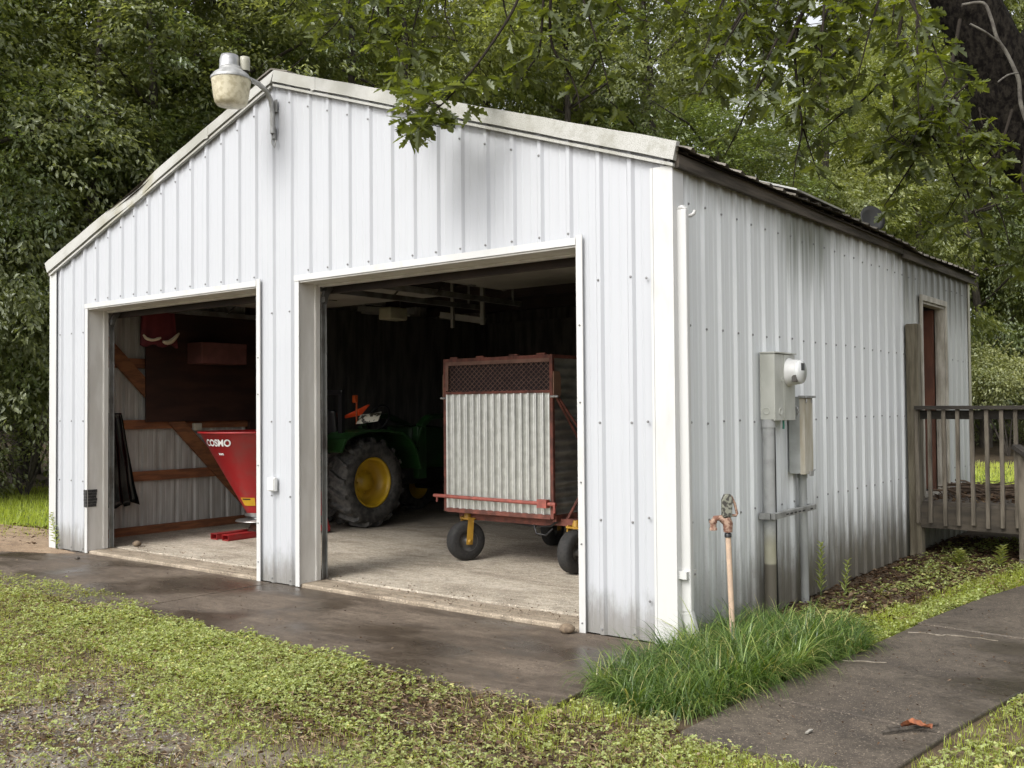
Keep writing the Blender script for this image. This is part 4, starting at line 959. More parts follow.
m = MB(); m.box((2.9, 6.45, .033), (3.75, 7.0, 1.75)); m.build('body', mat('cabinet_grey', (.10, .10, .09), rough=.6), cb, bevel=.01)
m = MB(); m.box((2.92, 6.43, .08), (3.32, 6.449, 1.72)); m.box((3.33, 6.43, .08), (3.73, 6.449, 1.72)); m.build('door', mat('cabinet_door', (.12, .12, .11), rough=.6), cb, bevel=.004)
lb = MB(); u0, u1 = at(437, 370, 1, 6.2), at(474, 370, 1, 6.2); lb.beam((float(u0[0]+u1[0])/2, 6.15, 1.62), (float(u0[0]+u1[0])/2, 6.30, 2.12), abs(float(u1[0]-u0[0])), .02, (0, 1, 0)); tag(lb.build('sheet_board', mat('pale_board', (.30, .29, .26), rough=.8), None, shift=(float(u0[0]), 6.2, 1.6)), 'pale sheet board propped high before the rear wall', 'board')
wb = empty('workbench', (5.6, 6.6, .03), 'dark workbench along the rear wall behind the cart', 'workbench')
m = MB(); m.box((4.1, 6.35, .88), (7.0, 7.0, .93)); m.build('top', M_SHADEDARK, wb)
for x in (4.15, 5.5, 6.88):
    for y in (6.4, 6.9): MB().box((x, y, .033), (x+.08, y+.08, .88)).build('leg', M_SHADEDARK, wb)
# small things on the slab
def pebble(name, c, r, m_, label, cat, seed, sq=(1, .8, .6)):
    b = MB(); b.lathe([(math.sin(t)*r+1e-4, -math.cos(t)*r) for t in np.linspace(0, math.pi, 9)], (0, 0, 0), n=12)
    b.v = [((x*(1+.25*mnoise.noise(Vector((x/r+seed, y/r, z/r)))))*sq[0]+c[0], y*(1+.2*mnoise.noise(Vector((x/r, y/r+seed, z/r))))*sq[1]+c[1], z*sq[2]+c[2]) for x, y, z in b.v]
    return tag(b.build(name, m_, None, shift=c), label, cat)
M_STONE = mat('tan_stone', (.20, .15, .10), (.11, .08, .055), 30, .9)
pebble('stone', (6.60, -.09, .028), .055, M_STONE, 'tan stone lying at the foot of the right door jamb', 'stone', 1)
pebble('stone', (.90, .42, .062), .05, M_STONE, 'dirt clod inside the left bay by the jamb', 'stone', 4)
pebble('stone', (1.02, -.28, .012), .028, M_BARK, 'dark clod lying on the apron before the left bay', 'stone', 9, (1.3, .7, .5))
tg = MB(); a0, a1 = at(882, 733, 2, 0), at(938, 725, 2, 0)
mid = (a0+a1)/2
tg.tube([(a0[0], a0[1], .002), (mid[0]+.01, mid[1]+.005, .006), (a1[0], a1[1], .004)], [.006, .008, .005], 8)
c0_ = at(886, 727, 2, 0); c1_ = at(908, 730, 2, 0); tg.tube([(c0_[0], c0_[1], .003), (c1_[0], c1_[1], .012)], [.004, .005], 6); tg.tube([(c0_[0]+.05, c0_[1]+.03, .02), (c0_[0]+.07, c0_[1]-.01, .004)], .003, 6)
tag(tg.build('stick', M_BARK, None, shift=(float(mid[0]), float(mid[1]), 0)), 'broken brown stick lying across the path', 'stick')
lc = at(917, 728, 2, .01); b = MB(); V = []
for j in range(5):
    for i in range(9):
        u, v = i/8, j/4-.5; wd = .055*math.sin(math.pi*min(1, .08+u*.95))**.7*(1+.45*math.sin(u*19+j))
        V.append((lc[0]+(u-.5)*.11+v*.01, lc[1]+(u-.5)*.05+v*wd, .008+.028*abs(v)*2*(.6+.4*math.sin(u*7))+.014*math.sin(u*3.1)))
b.add(V, [(j*9+i, j*9+i+1, (j+1)*9+i+1, (j+1)*9+i) for j in range(4) for i in range(8)], 0, True)
tag(b.build('dead_leaf', mat('orange_leaf', (.30, .10, .04), (.17, .06, .03), 60, .85), None, shift=(float(lc[0]), float(lc[1]), 0)), 'curled orange leaf caught on the stick', 'leaf')
pc = at(808, 731, 2, 0); tag(MB().prism([(pc[0]-.004, pc[1]-.028, -.006), (pc[0]+.008, pc[1]-.02, -.006), (pc[0]+.010, pc[1]+.03, -.006), (pc[0]-.006, pc[1]+.022, -.006)], (.003, 0, .010)).build('paper_scrap', mat('scrap_white', (.34, .32, .28), rough=.85), None, bevel=.002, shift=(float(pc[0]), float(pc[1]), 0)), 'pale scrap lying on the near end of the path', 'scrap')

# ------------------------------------------------------------------ porch by the side door
PY = 4.60
po = empty('porch', (8.2, 5.5, -.06), 'weathered grey wooden porch with railing outside the side door', 'porch')
M_DECK = mat('porch_lumber', (.18, .155, .12), (.085, .072, .054), 2.0, .9, bump=.5, bscale=24, stretch=(9, 9, 1.5))
M_DECKD = mat('porch_lumber_dark', (.048, .041, .033), (.025, .022, .018), 2.0, .9, bump=.5, bscale=24, stretch=(2, 9, 9))
M_DECKF = mat('porch_boards', (.13, .11, .085), (.06, .05, .04), 2, .9, bump=.4, stretch=(1.5, 9, 9))
PX0, PX1 = 7.385, 9.9
m = MB()
for k in range(17): m.box((PX0+.01, PY+.05+k*.145, .462), (PX1, PY+.05+k*.145+.138, .498))
m.build('deck', M_DECKF, po)
m = MB(); m.beam((PX0-.02, PY+.025, .362), (8.42, PY+.025, .352), .042, .215); m.build('rim_board', mat('rim_lumber', (.085, .070, .052), (.045, .038, .029), 2, .9, bump=.4, stretch=(2, 9, 9)), po)
m = MB()
for k in range(6): m.box((PX0+.05+k*.45, PY+.07, .26), (PX0+.09+k*.45, PY+2.4, .461))
m.build('joist', M_DECKD, po)
m = MB(); m.beam((7.405, 4.665, -.1), (7.395, 4.665, 2.20), .115, .125, (0, 1, 0)); m.build('post', mat('post_wood', (.20, .175, .125), (.09, .075, .05), 2.2, .9, bump=.8, bscale=20, stretch=(8, 8, .8)), po, bevel=.012)
m = MB(); m.beam((8.365, 4.56, -.1), (8.365, 4.56, 1.02), .10, .10, (0, 1, 0)); m.build('post', M_DECK, po, bevel=.008)
m = MB(); m.box((9.78, 4.55, -.1), (9.88, 4.65, 1.40)); m.build('post', M_DECK, po, bevel=.008)
MB().beam((7.43, PY+.0, 1.392), (9.88, PY+.0, 1.380), .14, .036).build('top_rail', M_DECKD, po, bevel=.004)
MB().beam((7.45, PY+.045, 1.325), (9.88, PY+.045, 1.315), .036, .085).build('lower_rail', M_DECKD, po, bevel=.004)
m = MB(); m.beam((8.30, 4.54, 1.04), (9.0, 4.0, .62), .09, .036); m.build('stair_rail', M_DECKD, po)
for k, px in enumerate((917, 930, 944, 958, 972, 987, 1002, 1016)):
    x = float(at(px, 450, 1, PY-.02)[0]); j = (.006, -.004, .003, -.005, .004, .0, -.003, .002)[k]
    MB().beam((x+j, PY-.018, .292+.012*math.sin(k*2.1)), (x, PY-.018, 1.372), .034, .034, (0, 1, 0)).build('baluster', M_DECK, po, bevel=.003)
for k in range(10):
    x = 8.56+k*.125; MB().beam((x, PY-.018, .29), (x, PY-.018, 1.37), .034, .034, (0, 1, 0)).build('baluster', M_DECK, po, bevel=.003)
# brush dumped on the deck
m = MB(); R2 = random.Random(5)
for k in range(150):
    x, y = R2.uniform(7.45, 8.75), R2.uniform(5.25, 6.75); a_ = R2.gauss(0, .6); L = R2.uniform(.15, .65); z = .505+R2.random()**2*(.12 if y < 5.9 else .045)
    d = Vector((math.cos(a_), math.sin(a_), R2.gauss(0, .12)))*L/2; c = Vector((x, y, max(z, .51+abs(d.z))))
    kk = Vector((R2.gauss(0, .02), R2.gauss(0, .02), R2.gauss(0, .015))); r_ = R2.uniform(.004, .014)
    m.tube([c-d, c+kk, c+d], [r_, r_*.9, r_*.6], 5)
tag(m.build('brush_pile', mat('dead_brush', (.15, .105, .07), (.06, .04, .027), 9, .95), None, shift=(8.1, 6.0, .5)), 'heap of dead brown sticks on the porch deck', 'brush')

# ------------------------------------------------------------------ low plants
def inpoly(x, y, poly):
    c = np.zeros(x.shape, bool); n = len(poly)
    for i in range(n):
        (x0, y0), (x1, y1) = poly[i], poly[(i+1) % n]
        k = ((y0 > y) != (y1 > y)); c ^= k & (x < (x1-x0)*(y-y0)/((y1-y0) if y1 != y0 else 1e-9)+x0)
    return c
def vnoise(x, y, s, seed=0.0): return np.array([mnoise.noise(Vector((a*s, b*s, seed))) for a, b in zip(x, y)])
def sample(poly, n):
    P = np.array(poly); lo, hi = P.min(0), P.max(0); out = np.empty((0, 2))
    while len(out) < n:
        q = RNG.uniform(lo, hi, (n, 2)); out = np.vstack([out, q[inpoly(q[:, 0], q[:, 1], poly)]])
    return out[:n]
def merge(parts):
    V, L, S, T = [], [], [], []; vb = lb = 0
    for v, l, s, t, ti in parts:
        V.append(v); L.append(l+vb); S.append(s+lb); T.append(ti); vb += len(v); lb += len(l)
    return np.vstack(V), np.concatenate(L), np.concatenate(S), None, np.concatenate(T)

# tall clump by the corner
CL = [(7.34, -.98), (7.55, -1.14), (7.80, -1.20), (8.02, -1.06), (8.07, -.5), (8.17, .10), (8.24, .62), (8.05, .98), (7.72, 1.05), (7.43, .85), (7.40, .1), (7.36, -.3)]
q = sample(CL, 12500); tc = sample(CL, 260); ki = np.argmin(((q[:, None, :]-tc[None])**2).sum(-1), 1); q = q*.55+tc[ki]*.45; n = len(q)
cx, cy = 7.80, -.15
dx, dy = q[:, 0]-cx, q[:, 1]-cy
cent = np.clip(1-((dx/.52)**2*.6+(dy/1.25)**2*.7), 0, 1)
az = np.where(RNG.random(n) < .7, np.arctan2(q[:, 1]-tc[ki, 1], q[:, 0]-tc[ki, 0]), np.arctan2(dy*.7, dx*1.3)) + RNG.normal(0, .7, n)
lean = np.abs(RNG.normal(.30, .22, n))
d0 = np.stack([np.cos(az)*np.sin(lean), np.sin(az)*np.sin(lean), np.cos(lean)], 1)
L = RNG.uniform(.16, .30, n)*(.78+.45*cent)*(1+RNG.normal(0, .16, len(tc))[ki])
pos = np.column_stack([q, np.full(n, -.05)])
ti = np.clip(.48+RNG.normal(0, .20, n)+RNG.normal(0, .12, len(tc))[ki], 0, .93); ti[RNG.random(n) < .06] = 1.0
g = blades(pos, d0, L, RNG.choice([.0035, .006, .009, .013], n, p=[.3, .4, .22, .08]), RNG.uniform(1.0, 3.4, n), ti, 5)
tag(np_mesh('grass_clump', *g[:4], M_CLUMP, g[4]), 'thick clump of long green grass around the hydrant at garage corner', 'grass clump')

APX = lambda x: np.where(x < 3.6, -1.06+.02*np.sin(x*5), -1.30-.03*(x-3.6)/3.8)
def clover(poly, n, thr, size, zb, seed, keepf=None, up=.75):
    q = sample(poly, n); x, y = q[:, 0], q[:, 1]
    d = vnoise(x, y, 1.1, seed)+.6*vnoise(x, y, 3.4, seed+3)+.35*vnoise(x, y, 9, seed+6)
    k = d > thr+RNG.normal(0, .16, n)
    if keepf is not None: k &= keepf(x, y, d)
    q, d = q[k], d[k]; m = len(q)
    P = []; h = np.abs(RNG.normal(.016, .014, m))*(1+np.clip(d, -.3, .6))+.004
    pet = np.repeat(np.column_stack([q, zb+h]), 3, 0); az = (RNG.uniform(0, 6.283, m)[:, None]+np.array([0, 2.1, 4.2])).ravel()
    az = az + RNG.normal(0, .3, 3*m)
    el = RNG.normal(.15, .35, 3*m)
    dd = np.stack([np.cos(az)*np.cos(el), np.sin(az)*np.cos(el), np.sin(el)], 1)
    nr = unit(np.stack([RNG.normal(0, .35, 3*m), RNG.normal(0, .35, 3*m), np.ones(3*m)], 1))
    sz = np.repeat(RNG.uniform(size[0], size[1], m), 3)
    tt = np.clip(np.repeat(.45+.22*RNG.normal(0, 1, m)+.25*vnoise(q[:, 0], q[:, 1], 1.6, seed+11), 3)+RNG.normal(0, .08, 3*m), 0, 1)
    return leaf_cards(pet, dd, nr, sz, sz*.78, tt)
def front_keep(x, y, d):
    k = y < np.where(x < 7.43, APX(x)-.0, 9)+.03*np.sin(x*9)+.02*np.sin(x*23)
    k &= ~((y < -2.3) & (vnoise(x, y, .85, 40)+.5*vnoise(x, y, 3.1, 47) > .27-.12*(-2.3-y)) & (x < 7.4) & (RNG.random(len(x)) < .80))
    k &= ~((x > 8.03) & (x < 9.05) & (y > -1.42))
    # thin, litter-strewn strip beside the apron's right corner
    k &= ~((x > 6.2) & (x < 7.9) & (y > -2.1) & (RNG.random(len(x)) < .68))
    return k
parts = [clover([(-3, -1.0), (7.5, -1.0), (8.0, -1.25), (9.2, -1.5), (9.2, -3.4), (5.2, -4.2), (-3, -2.6)], 105000, -.28, (.006, .020), -.028, 1.0, front_keep)]
parts.append(clover([(3.6, -1.2), (6.9, -1.3), (6.9, -2.2), (3.6, -2.0)], 22000, -.35, (.010, .020), -.028, 2.0, front_keep))
cl = merge(parts); tag(np_mesh('clover', cl[0], cl[1], cl[2], None, M_CLOVER, cl[4]), 'low green clover spreading over the ground before the apron', 'ground cover', kind='stuff')
# thin grass among the clover, grass right of the path and along its edge
gp_ = []
def turf(poly, n, Lr, wr, seed, thr=-.3, keepf=None, zb=-.035, bend=(.2, 1.2), shift=0):
    q = sample(poly, n); x, y = q[:, 0], q[:, 1]; d = vnoise(x, y, 1.7, seed)+.5*vnoise(x, y, 6, seed+2)
    k = d > thr+RNG.normal(0, .15, n)
    if keepf is not None: k &= keepf(x, y, d)
    q, d = q[k], d[k]; m = len(q); az = RNG.uniform(0, 6.283, m); ln = np.abs(RNG.normal(.3, .3, m))
    d0 = np.stack([np.cos(az)*np.sin(ln), np.sin(az)*np.sin(ln), np.cos(ln)], 1)
    return blades(np.column_stack([q, np.full(m, zb)]), d0, RNG.uniform(*Lr, m), RNG.uniform(*wr, m), RNG.uniform(*bend, m), np.clip(.5+shift+.2*RNG.normal(0, 1, m)+.3*d, 0, 1), 3)
gp_.append(turf([(-3, -1.0), (7.5, -1.0), (8.0, -1.25), (9.2, -1.5), (9.2, -3.4), (5.2, -4.2), (-3, -2.6)], 62000, (.02, .085), (.0014, .0036), 21, -.3, front_keep))
gp_.append(turf([(8.96, -1.5), (9.02, -.68), (9.15, .19), (9.27, 1.4), (9.6, 3.5), (11, 3.5), (11, -1.8)], 26000, (.03, .08), (.002, .0045), 22, -.6, None))
gp_.append(turf([(7.85, .75), (8.22, .62), (8.27, 1.6), (8.42, 2.8), (8.62, 3.9), (8.40, 4.3), (8.2, 3.3), (8.0, 2.0)], 9000, (.03, .09), (.002, .0045), 23, -.35, None))
gp_.append(turf([(7.4, -1.2), (8.05, -1.2), (8.1, -1.35), (9.0, -1.42), (9.0, -1.9), (7.3, -1.9)], 3800, (.03, .09), (.002, .004), 25, -.1, lambda x, y, d: ~((x > 8.03) & (x < 9.02) & (y > -1.44))))
gg = merge(gp_); tag(np_mesh('grass', gg[0], gg[1], gg[2], None, M_GRASS, gg[4]), 'thin short grass along the path and among the clover', 'grass', kind='stuff')
# broad weeds: beside path and in the bed
wp = [clover([(7.45, 1.2), (8.2, .7), (8.26, 1.5), (8.5, 3.2), (8.8, 4.6), (9.2, 6.2), (7.4, 6.2), (7.42, 2.5)], 9500, .08, (.012, .030), -.035, 31.0, lambda x, y, d: (x-7.35) > .10+.25*RNG.random(len(x))),
      clover([(7.75, .7), (8.2, .55), (8.27, 1.6), (8.45, 3.0), (8.1, 2.2)], 5000, -.2, (.012, .024), -.035, 33.0),
      clover([(9.0, -1.5), (9.15, .19), (9.3, 1.4), (10.5, 1.4), (10.5, -1.8)], 8000, -.1, (.014, .024), -.03, 35.0)]
ww = merge(wp); tag(np_mesh('weeds', ww[0], ww[1], ww[2], None, M_CLOVER, ww[4]), 'patchy low weeds on the bare bed beside the garage wall', 'weeds', kind='stuff')
# leaf litter in the bed and on the strip by the apron
def litter(poly, n, sz, z=-.03, keepf=None):
    q = sample(poly, n)
    if keepf is not None: q = q[keepf(q[:, 0], q[:, 1])]
    m = len(q); az = RNG.uniform(0, 6.283, m); el = RNG.normal(0, .3, m)
    dd = np.stack([np.cos(az)*np.cos(el), np.sin(az)*np.cos(el), np.sin(el)], 1)
    nr = unit(np.stack([RNG.normal(0, .4, m), RNG.normal(0, .4, m), np.ones(m)], 1)); L = RNG.uniform(*sz, m)
    return leaf_cards(np.column_stack([q, z+RNG.uniform(.004, .028, m)]), dd, nr, L, L*RNG.uniform(.12, .6, m), np.clip(RNG.beta(1.3, 2.2, m), 0, 1), .3)
lp = [litter([(7.38, .9), (8.0, .8), (8.25, 1.8), (8.5, 3.4), (8.9, 6.3), (7.38, 6.3)], 9500, (.015, .06)),
      litter([(5.2, -1.40), (7.4, -1.42), (8.0, -1.3), (8.3, -1.6), (8.6, -2.2), (6.2, -2.4)], 5200, (.012, .045)),
      litter([(-2, -1.2), (7.2, -1.35), (7.6, -3.6), (-2, -2.4)], 16000, (.010, .035), -.022),
      litter([(-.3, .0), (-2.5, -.2), (-2.6, .9), (-.3, 1.0)], 1200, (.03, .08), -.03),
      litter([(7.45, 4.7), (9.6, 4.7), (9.6, 7), (7.45, 7)], 2500, (.02, .07), .495),
      litter([(.2, -1.25), (7.2, -1.3), (7.2, -.05), (.2, -.05)], 320, (.008, .022), -.004), litter([(8.1, -1.3), (8.95, -1.3), (9.3, 2.2), (8.3, 2.2)], 260, (.008, .026), -.012),
      litter([(.75, .0), (3.4, .0), (3.4, .5), (.75, .5)], 160, (.01, .03), .030), litter([(3.95, .0), (6.6, .0), (6.6, .4), (3.95, .4)], 200, (.01, .03), .030)]
lp.append(litter([(-2, -1.2), (7.2, -1.35), (7.9, -1.5), (9.0, -1.6), (7.6, -3.6), (-2, -2.4)], 16000, (.02, .07), -.015)[:4] + (None,))
lp[-1] = lp[-1][:4] + (np.repeat(np.clip(RNG.normal(1.0, .25, len(lp[-1][0])//4), .5, 1.0), 4),)
lp[-1][0].reshape(-1, 4, 3)[:, 1] = lp[-1][0].reshape(-1, 4, 3)[:, [0, 2]].mean(1)+.0011; lp[-1][0].reshape(-1, 4, 3)[:, 3] = lp[-1][0].reshape(-1, 4, 3)[:, [0, 2]].mean(1)-.0011
ll = merge(lp); tag(np_mesh('leaf_litter', ll[0], ll[1], ll[2], None, M_LITTER, ll[4]), 'brown dead leaves and mulch strewn over the bare earth', 'leaf litter', kind='stuff')
# loose gravel where the drive shows through
q = sample([(-2.5, -1.9), (7.4, -1.9), (8.4, -2.0), (8.4, -3.2), (5.2, -4.1), (-2.5, -2.6)], 30000)
kk = (vnoise(q[:, 0], q[:, 1], .85, 40)+.5*vnoise(q[:, 0], q[:, 1], 3.1, 47) > .14+.10*(q[:, 1]+2.3)) | (RNG.random(len(q)) < .10)
q = q[kk]; m_ = len(q); rr = RNG.gamma(3, .0016, m_)+.002; az = RNG.uniform(0, 6.283, m_)
ca, sa = np.cos(az), np.sin(az); base_ = np.column_stack([q, np.full(m_, -.028)])
oct_ = np.array([(1, 0, 0), (0, .75, 0), (-1, 0, 0), (0, -.75, 0), (0, 0, .6), (0, 0, -.6)])
Vg = np.empty((m_, 6, 3))
for k_ in range(6):
    o3 = oct_[k_]*RNG.uniform(.8, 1.2, (m_, 1)); Vg[:, k_, 0] = base_[:, 0]+(o3[:, 0]*ca-o3[:, 1]*sa)*rr; Vg[:, k_, 1] = base_[:, 1]+(o3[:, 0]*sa+o3[:, 1]*ca)*rr; Vg[:, k_, 2] = base_[:, 2]+o3[:, 2]*rr
fp = np.array([0, 1, 4, 1, 2, 4, 2, 3, 4, 3, 0, 4, 1, 0, 5, 2, 1, 5, 3, 2, 5, 0, 3, 5]); lo_ = ((np.arange(m_)*6)[:, None]+fp).ravel()
M_GRAVEL = leaf_mat('gravel_stone', [(0, (.13, .11, .09)), (.5, (.27, .245, .21)), (1, (.50, .47, .43))], .0, (1, 1, 1), .02)
tag(np_mesh('gravel', Vg.reshape(-1, 3), lo_, np.arange(m_*8)*3, None, M_GRAVEL, np.repeat(RNG.random(m_), 6)), 'loose grey gravel showing through the clover in the foreground', 'gravel', kind='stuff')
# lawns beyond: left of the garage and past the porch
lw = [turf([(-.5, .6), (-.5, 9), (-7.5, 9), (-9, 2), (-6, -1.2), (-1.8, -.9), (-1.2, .2)], 42000, (.07, .14), (.006, .012), 41, -.8, None, -.06),
      turf([(7.5, 8.0), (12, 8.0), (12, 21), (2, 21), (2.0, 9)], 42000, (.08, .16), (.010, .02), 43, -.8, None, -.06, shift=.45)]  # back lawn tint raised: sunlight put into the grass colour
lg = merge(lw); tag(np_mesh('lawn', lg[0], lg[1], lg[2], None, M_GRASS, lg[4]), 'bright mown lawn beside and behind the garage', 'lawn', kind='stuff')

def weed(name, base, h, nl, ls, m_, label, cat, lean=(0, 0), up=.9):
    t_ = MB(); b = Vector(base); e_ = b+Vector((lean[0], lean[1], h)); mid = b.lerp(e_, .5)+Vector((.01, .01, 0))
    root = empty(name, base, label, cat)
    t_.tube([b, mid, e_], [.004, .003, .0015], 5); t_.build('stem', mat('weed_stem', (.12, .17, .05), rough=.7), root)
    k = np.linspace(.15, 1, nl); P = np.array([list(b.lerp(e_, x)) for x in k]); az = np.arange(nl)*2.4
    d = np.stack([np.cos(az)*.8, np.sin(az)*.8, np.full(nl, up)], 1); nr = np.stack([-np.cos(az)*.5, -np.sin(az)*.5, np.ones(nl)], 1)
    g_ = leaf_cards(P-np.array(base), d, nr, np.full(nl, ls)*(1.15-.5*k), np.full(nl, ls*.32), RNG.uniform(.3, .9, nl))
    np_mesh('leaf', *g_[:4], m_, g_[4], root); return root
weed('wall_weed', (7.40, 2.12, -.05), .42, 34, .075, M_CLOVER, 'tall thin green weed against the side wall right of conduits', 'weed', (.02, -.02))
weed('wall_weed', (7.52, 2.28, -.05), .28, 22, .07, M_CLOVER, 'short yellow green weed just right of the tall wall weed', 'weed', (.03, .02))
wv = weed('climbing_weed', (.20, -.05, 0), .36, 30, .07, M_CLOVER, 'pale weed growing up the front left corner of the garage', 'weed', (-.15, .0), .4)
weed('bed_weed', (8.18, 4.35, -.05), .20, 30, .10, M_LEAF_B, 'leafy green weed in front of the right porch post', 'weed', (.03, .02), .5)
weed('bed_weed', (7.86, 4.25, -.05), .16, 34, .10, M_LEAF_B, 'low leafy weed under the middle of the porch', 'weed', (.03, -.02), .4)

# ------------------------------------------------------------------ woodland trees
def crown_mesh(seed, R, H, lobes, sprays, per, ls, droop=.25):
    r = np.random.default_rng(seed); P = []; Dv = []; Nv = []; T = []; LS = []
    for i in range(lobes):
        u = r.uniform(-1, 1); a = r.uniform(0, 2*np.pi); s = np.sqrt(max(0, 1-u*u*.85))
        rr = r.uniform(.30, .88); c = np.array([np.cos(a)*s*R*rr, np.sin(a)*s*R*rr, u*H*.82])
        lr = r.uniform(.17, .33)*R; tint0 = r.normal(0, .10)
        k = sprays
        w_ = unit(r.normal(0, 1, (k, 3)) + np.array([0, 0, .35])); cc = c + w_*lr*r.uniform(.55, 1.12, (k, 1))*np.array([1, 1, .85])
        outw = unit(cc*np.array([1, 1, .35])*1.0 + r.normal(0, .8, (k, 3)))
        for j in range(k):
            m = per; o = outw[j]; o = unit(o + np.array([0, 0, -droop]))
            sd_ = unit(np.cross(o, [0, 0, 1.0])); up = np.cross(sd_, o)
            t = r.uniform(-.2, 1, m); lat = r.normal(0, .22, m)*(1.1-t*.5); zz = r.normal(0, .055, m) - t*t*.10
            sc = .62
            P.append(cc[j] + (o*t[:, None] + sd_*lat[:, None] + up*zz[:, None])*sc)
            dd = o*r.uniform(.3, 1.2, (m, 1)) + sd_*(np.sign(lat)*r.uniform(.1, 1.0, m))[:, None] + np.array([0, 0, -.35]) + r.normal(0, .35, (m, 3))
            Dv.append(dd); Nv.append(up + r.normal(0, .45, (m, 3)))
            T.append(np.clip(.42+tint0+r.normal(0, .10)+r.normal(0, .14, m), 0, 1)); LS.append(r.uniform(.65, 1.25, m)*ls)
    P = np.vstack(P); LS = np.concatenate(LS)
    return leaf_cards(P, np.vstack(Dv), np.vstack(Nv), LS, LS*r.uniform(.38, .55, len(P)), np.concatenate(T), .2)

def trunk_mb(seed, h, r0, R):
    r = random.Random(seed); m = MB(); pts = []; x = y = 0
    for i in range(9):
        t = i/8; pts.append((x, y, h*t)); x += r.gauss(0, .12); y += r.gauss(0, .12)
    m.tube(pts, [r0*(1.25 if i == 0 else 1)*(1-.75*i/8) for i in range(9)], 10)
    for k in range(11):
        i = r.randint(2, 7); p = Vector(pts[i]); a = r.uniform(0, 6.28); L = R*r.uniform(.5, .85)
        d = Vector((math.cos(a), math.sin(a), r.uniform(.15, .7)))
        q1 = p + d*L*.5; q2 = q1 + Vector((d.x, d.y, d.z*.4))*L*.5 + Vector((r.gauss(0, .2), r.gauss(0, .2), 0))
        m.tube([p, q1, q2], [r0*.32*(1-.06*i), r0*.18, r0*.05], 6)
    return m
PROTO = []
for i, (R, H, lob, spr, per, ls, mt_) in enumerate(((3.2, 5.2, 46, 28, 27, .125, M_LEAF_A), (3.6, 4.6, 48, 28, 27, .115, M_LEAF_A), (3.0, 5.6, 46, 28, 27, .125, M_LEAF_B), (3.4, 5.0, 48, 28, 27, .105, M_LEAF_D))):
    g_ = crown_mesh(100+i, R, H, lob, spr, per, ls)
    root = bpy.data.objects.new('woodland_tree', None); COL.objects.link(root)
    tk = trunk_mb(200+i, H*1.9+1.0, .17, R).build('trunk', M_BARK, None); tk.parent = root
    c = np_mesh('crown', *g_[:4], mt_, g_[4], root); c.location = (0, 0, H+1.0)
    PROTO.append((root, R, H, [False]))
def place_tree(i, x, y, s, sz, rz, label, group, z0=-.1, crown_drop=0):
    root, R, H, used = PROTO[i]
    if not used[0]: o = root; used[0] = True
    else:
        o = root.copy(); COL.objects.link(o)
        for ch in root.children:
            c = ch.copy(); COL.objects.link(c); c.parent = o
    o.location = (x, y, z0); o.rotation_euler = (0, 0, rz); o.scale = (s, s, s*sz)
    tag(o, label, 'tree', group)
    return o
RT = random.Random(3)
def place_px(px, dep, i, s, sz, label, group, z0=-.1):
    p = at_depth(px, 410, dep); return place_tree(i, float(p[0]), float(p[1]), s, sz, RT.uniform(0, 6.28), label, group, z0)
GL = 'trees crowding the left of the garage'; GB = 'trees rising behind the garage roof'; GR = 'trees behind the lawn past the porch'
# left wood: close and dense down to the ground
for px, dep, i, s, sz in ((-150, 15.5, 0, .95, 1.0), (-30, 17.0, 1, .95, 1.05), (75, 18.5, 3, .95, 1.1), (165, 19.5, 0, 1.0, 1.1), (20, 20.5, 2, 1.0, 1.1), (120, 21.5, 1, 1.0, 1.15), (205, 22.5, 3, 1.0, 1.15), (-80, 19, 3, 1.0, 1.1), (250, 20.5, 1, 1.0, 1.15), (335, 21.5, 3, 1.0, 1.15)):
    place_px(px, dep, i, s, sz, 'dense olive green tree at the wood edge left of the garage', GL)
for px, dep, i, s, sz in ((-90, 22, 3, 1.2, 1.3), (30, 23, 0, 1.2, 1.35), (130, 24, 1, 1.25, 1.4), (230, 25.5, 0, 1.2, 1.4), (-190, 21, 1, 1.2, 1.3)):
    place_px(px, dep, i, s, sz, 'taller dark tree deeper in the wood on the left', 'taller trees deeper in the left wood')
# behind the roof
for px, dep, i, s, sz in ((415, 22.5, 2, 1.0, 1.15), (500, 24, 0, 1.05, 1.2), (585, 25, 3, 1.0, 1.15), (665, 25, 0, 1.05, 1.15), (740, 24, 3, 1.0, .82), (828, 27, 2, 1.0, 1.0)):
    place_px(px, dep, i, s, sz, 'green broadleaf tree showing above the garage roof', GB)
for px, dep, i, s, sz in ((380, 29, 2, 1.3, 1.35), (470, 31, 2, 1.3, 1.4), (560, 32, 1, 1.3, 1.4), (640, 33, 2, 1.3, 1.35), (835, 34, 2, 1.2, 1.0), (330, 30, 3, 1.3, 1.4)):
    place_px(px, dep, i, s, sz, 'sunlit taller tree in the second row behind the roof', 'second row of trees behind the roof')
# past the porch
for px, dep, i, s, sz in ((905, 29, 2, 1.0, 1.1), (985, 31, 3, 1.0, 1.15), (1075, 31, 2, 1.05, 1.1), (1160, 29, 3, 1.0, 1.1)):
    place_px(px, dep, i, s, sz, 'leafy tree at the far edge of the back lawn', GR)
for px, dep, i, s, sz in ((880, 35, 2, 1.3, 1.4), (960, 37, 0, 1.35, 1.4), (1040, 37, 2, 1.35, 1.45), (1130, 36, 1, 1.3, 1.4)):
    place_px(px, dep, i, s, sz, 'tall pale green tree farther off behind the back lawn', 'tall trees farther off behind the lawn')
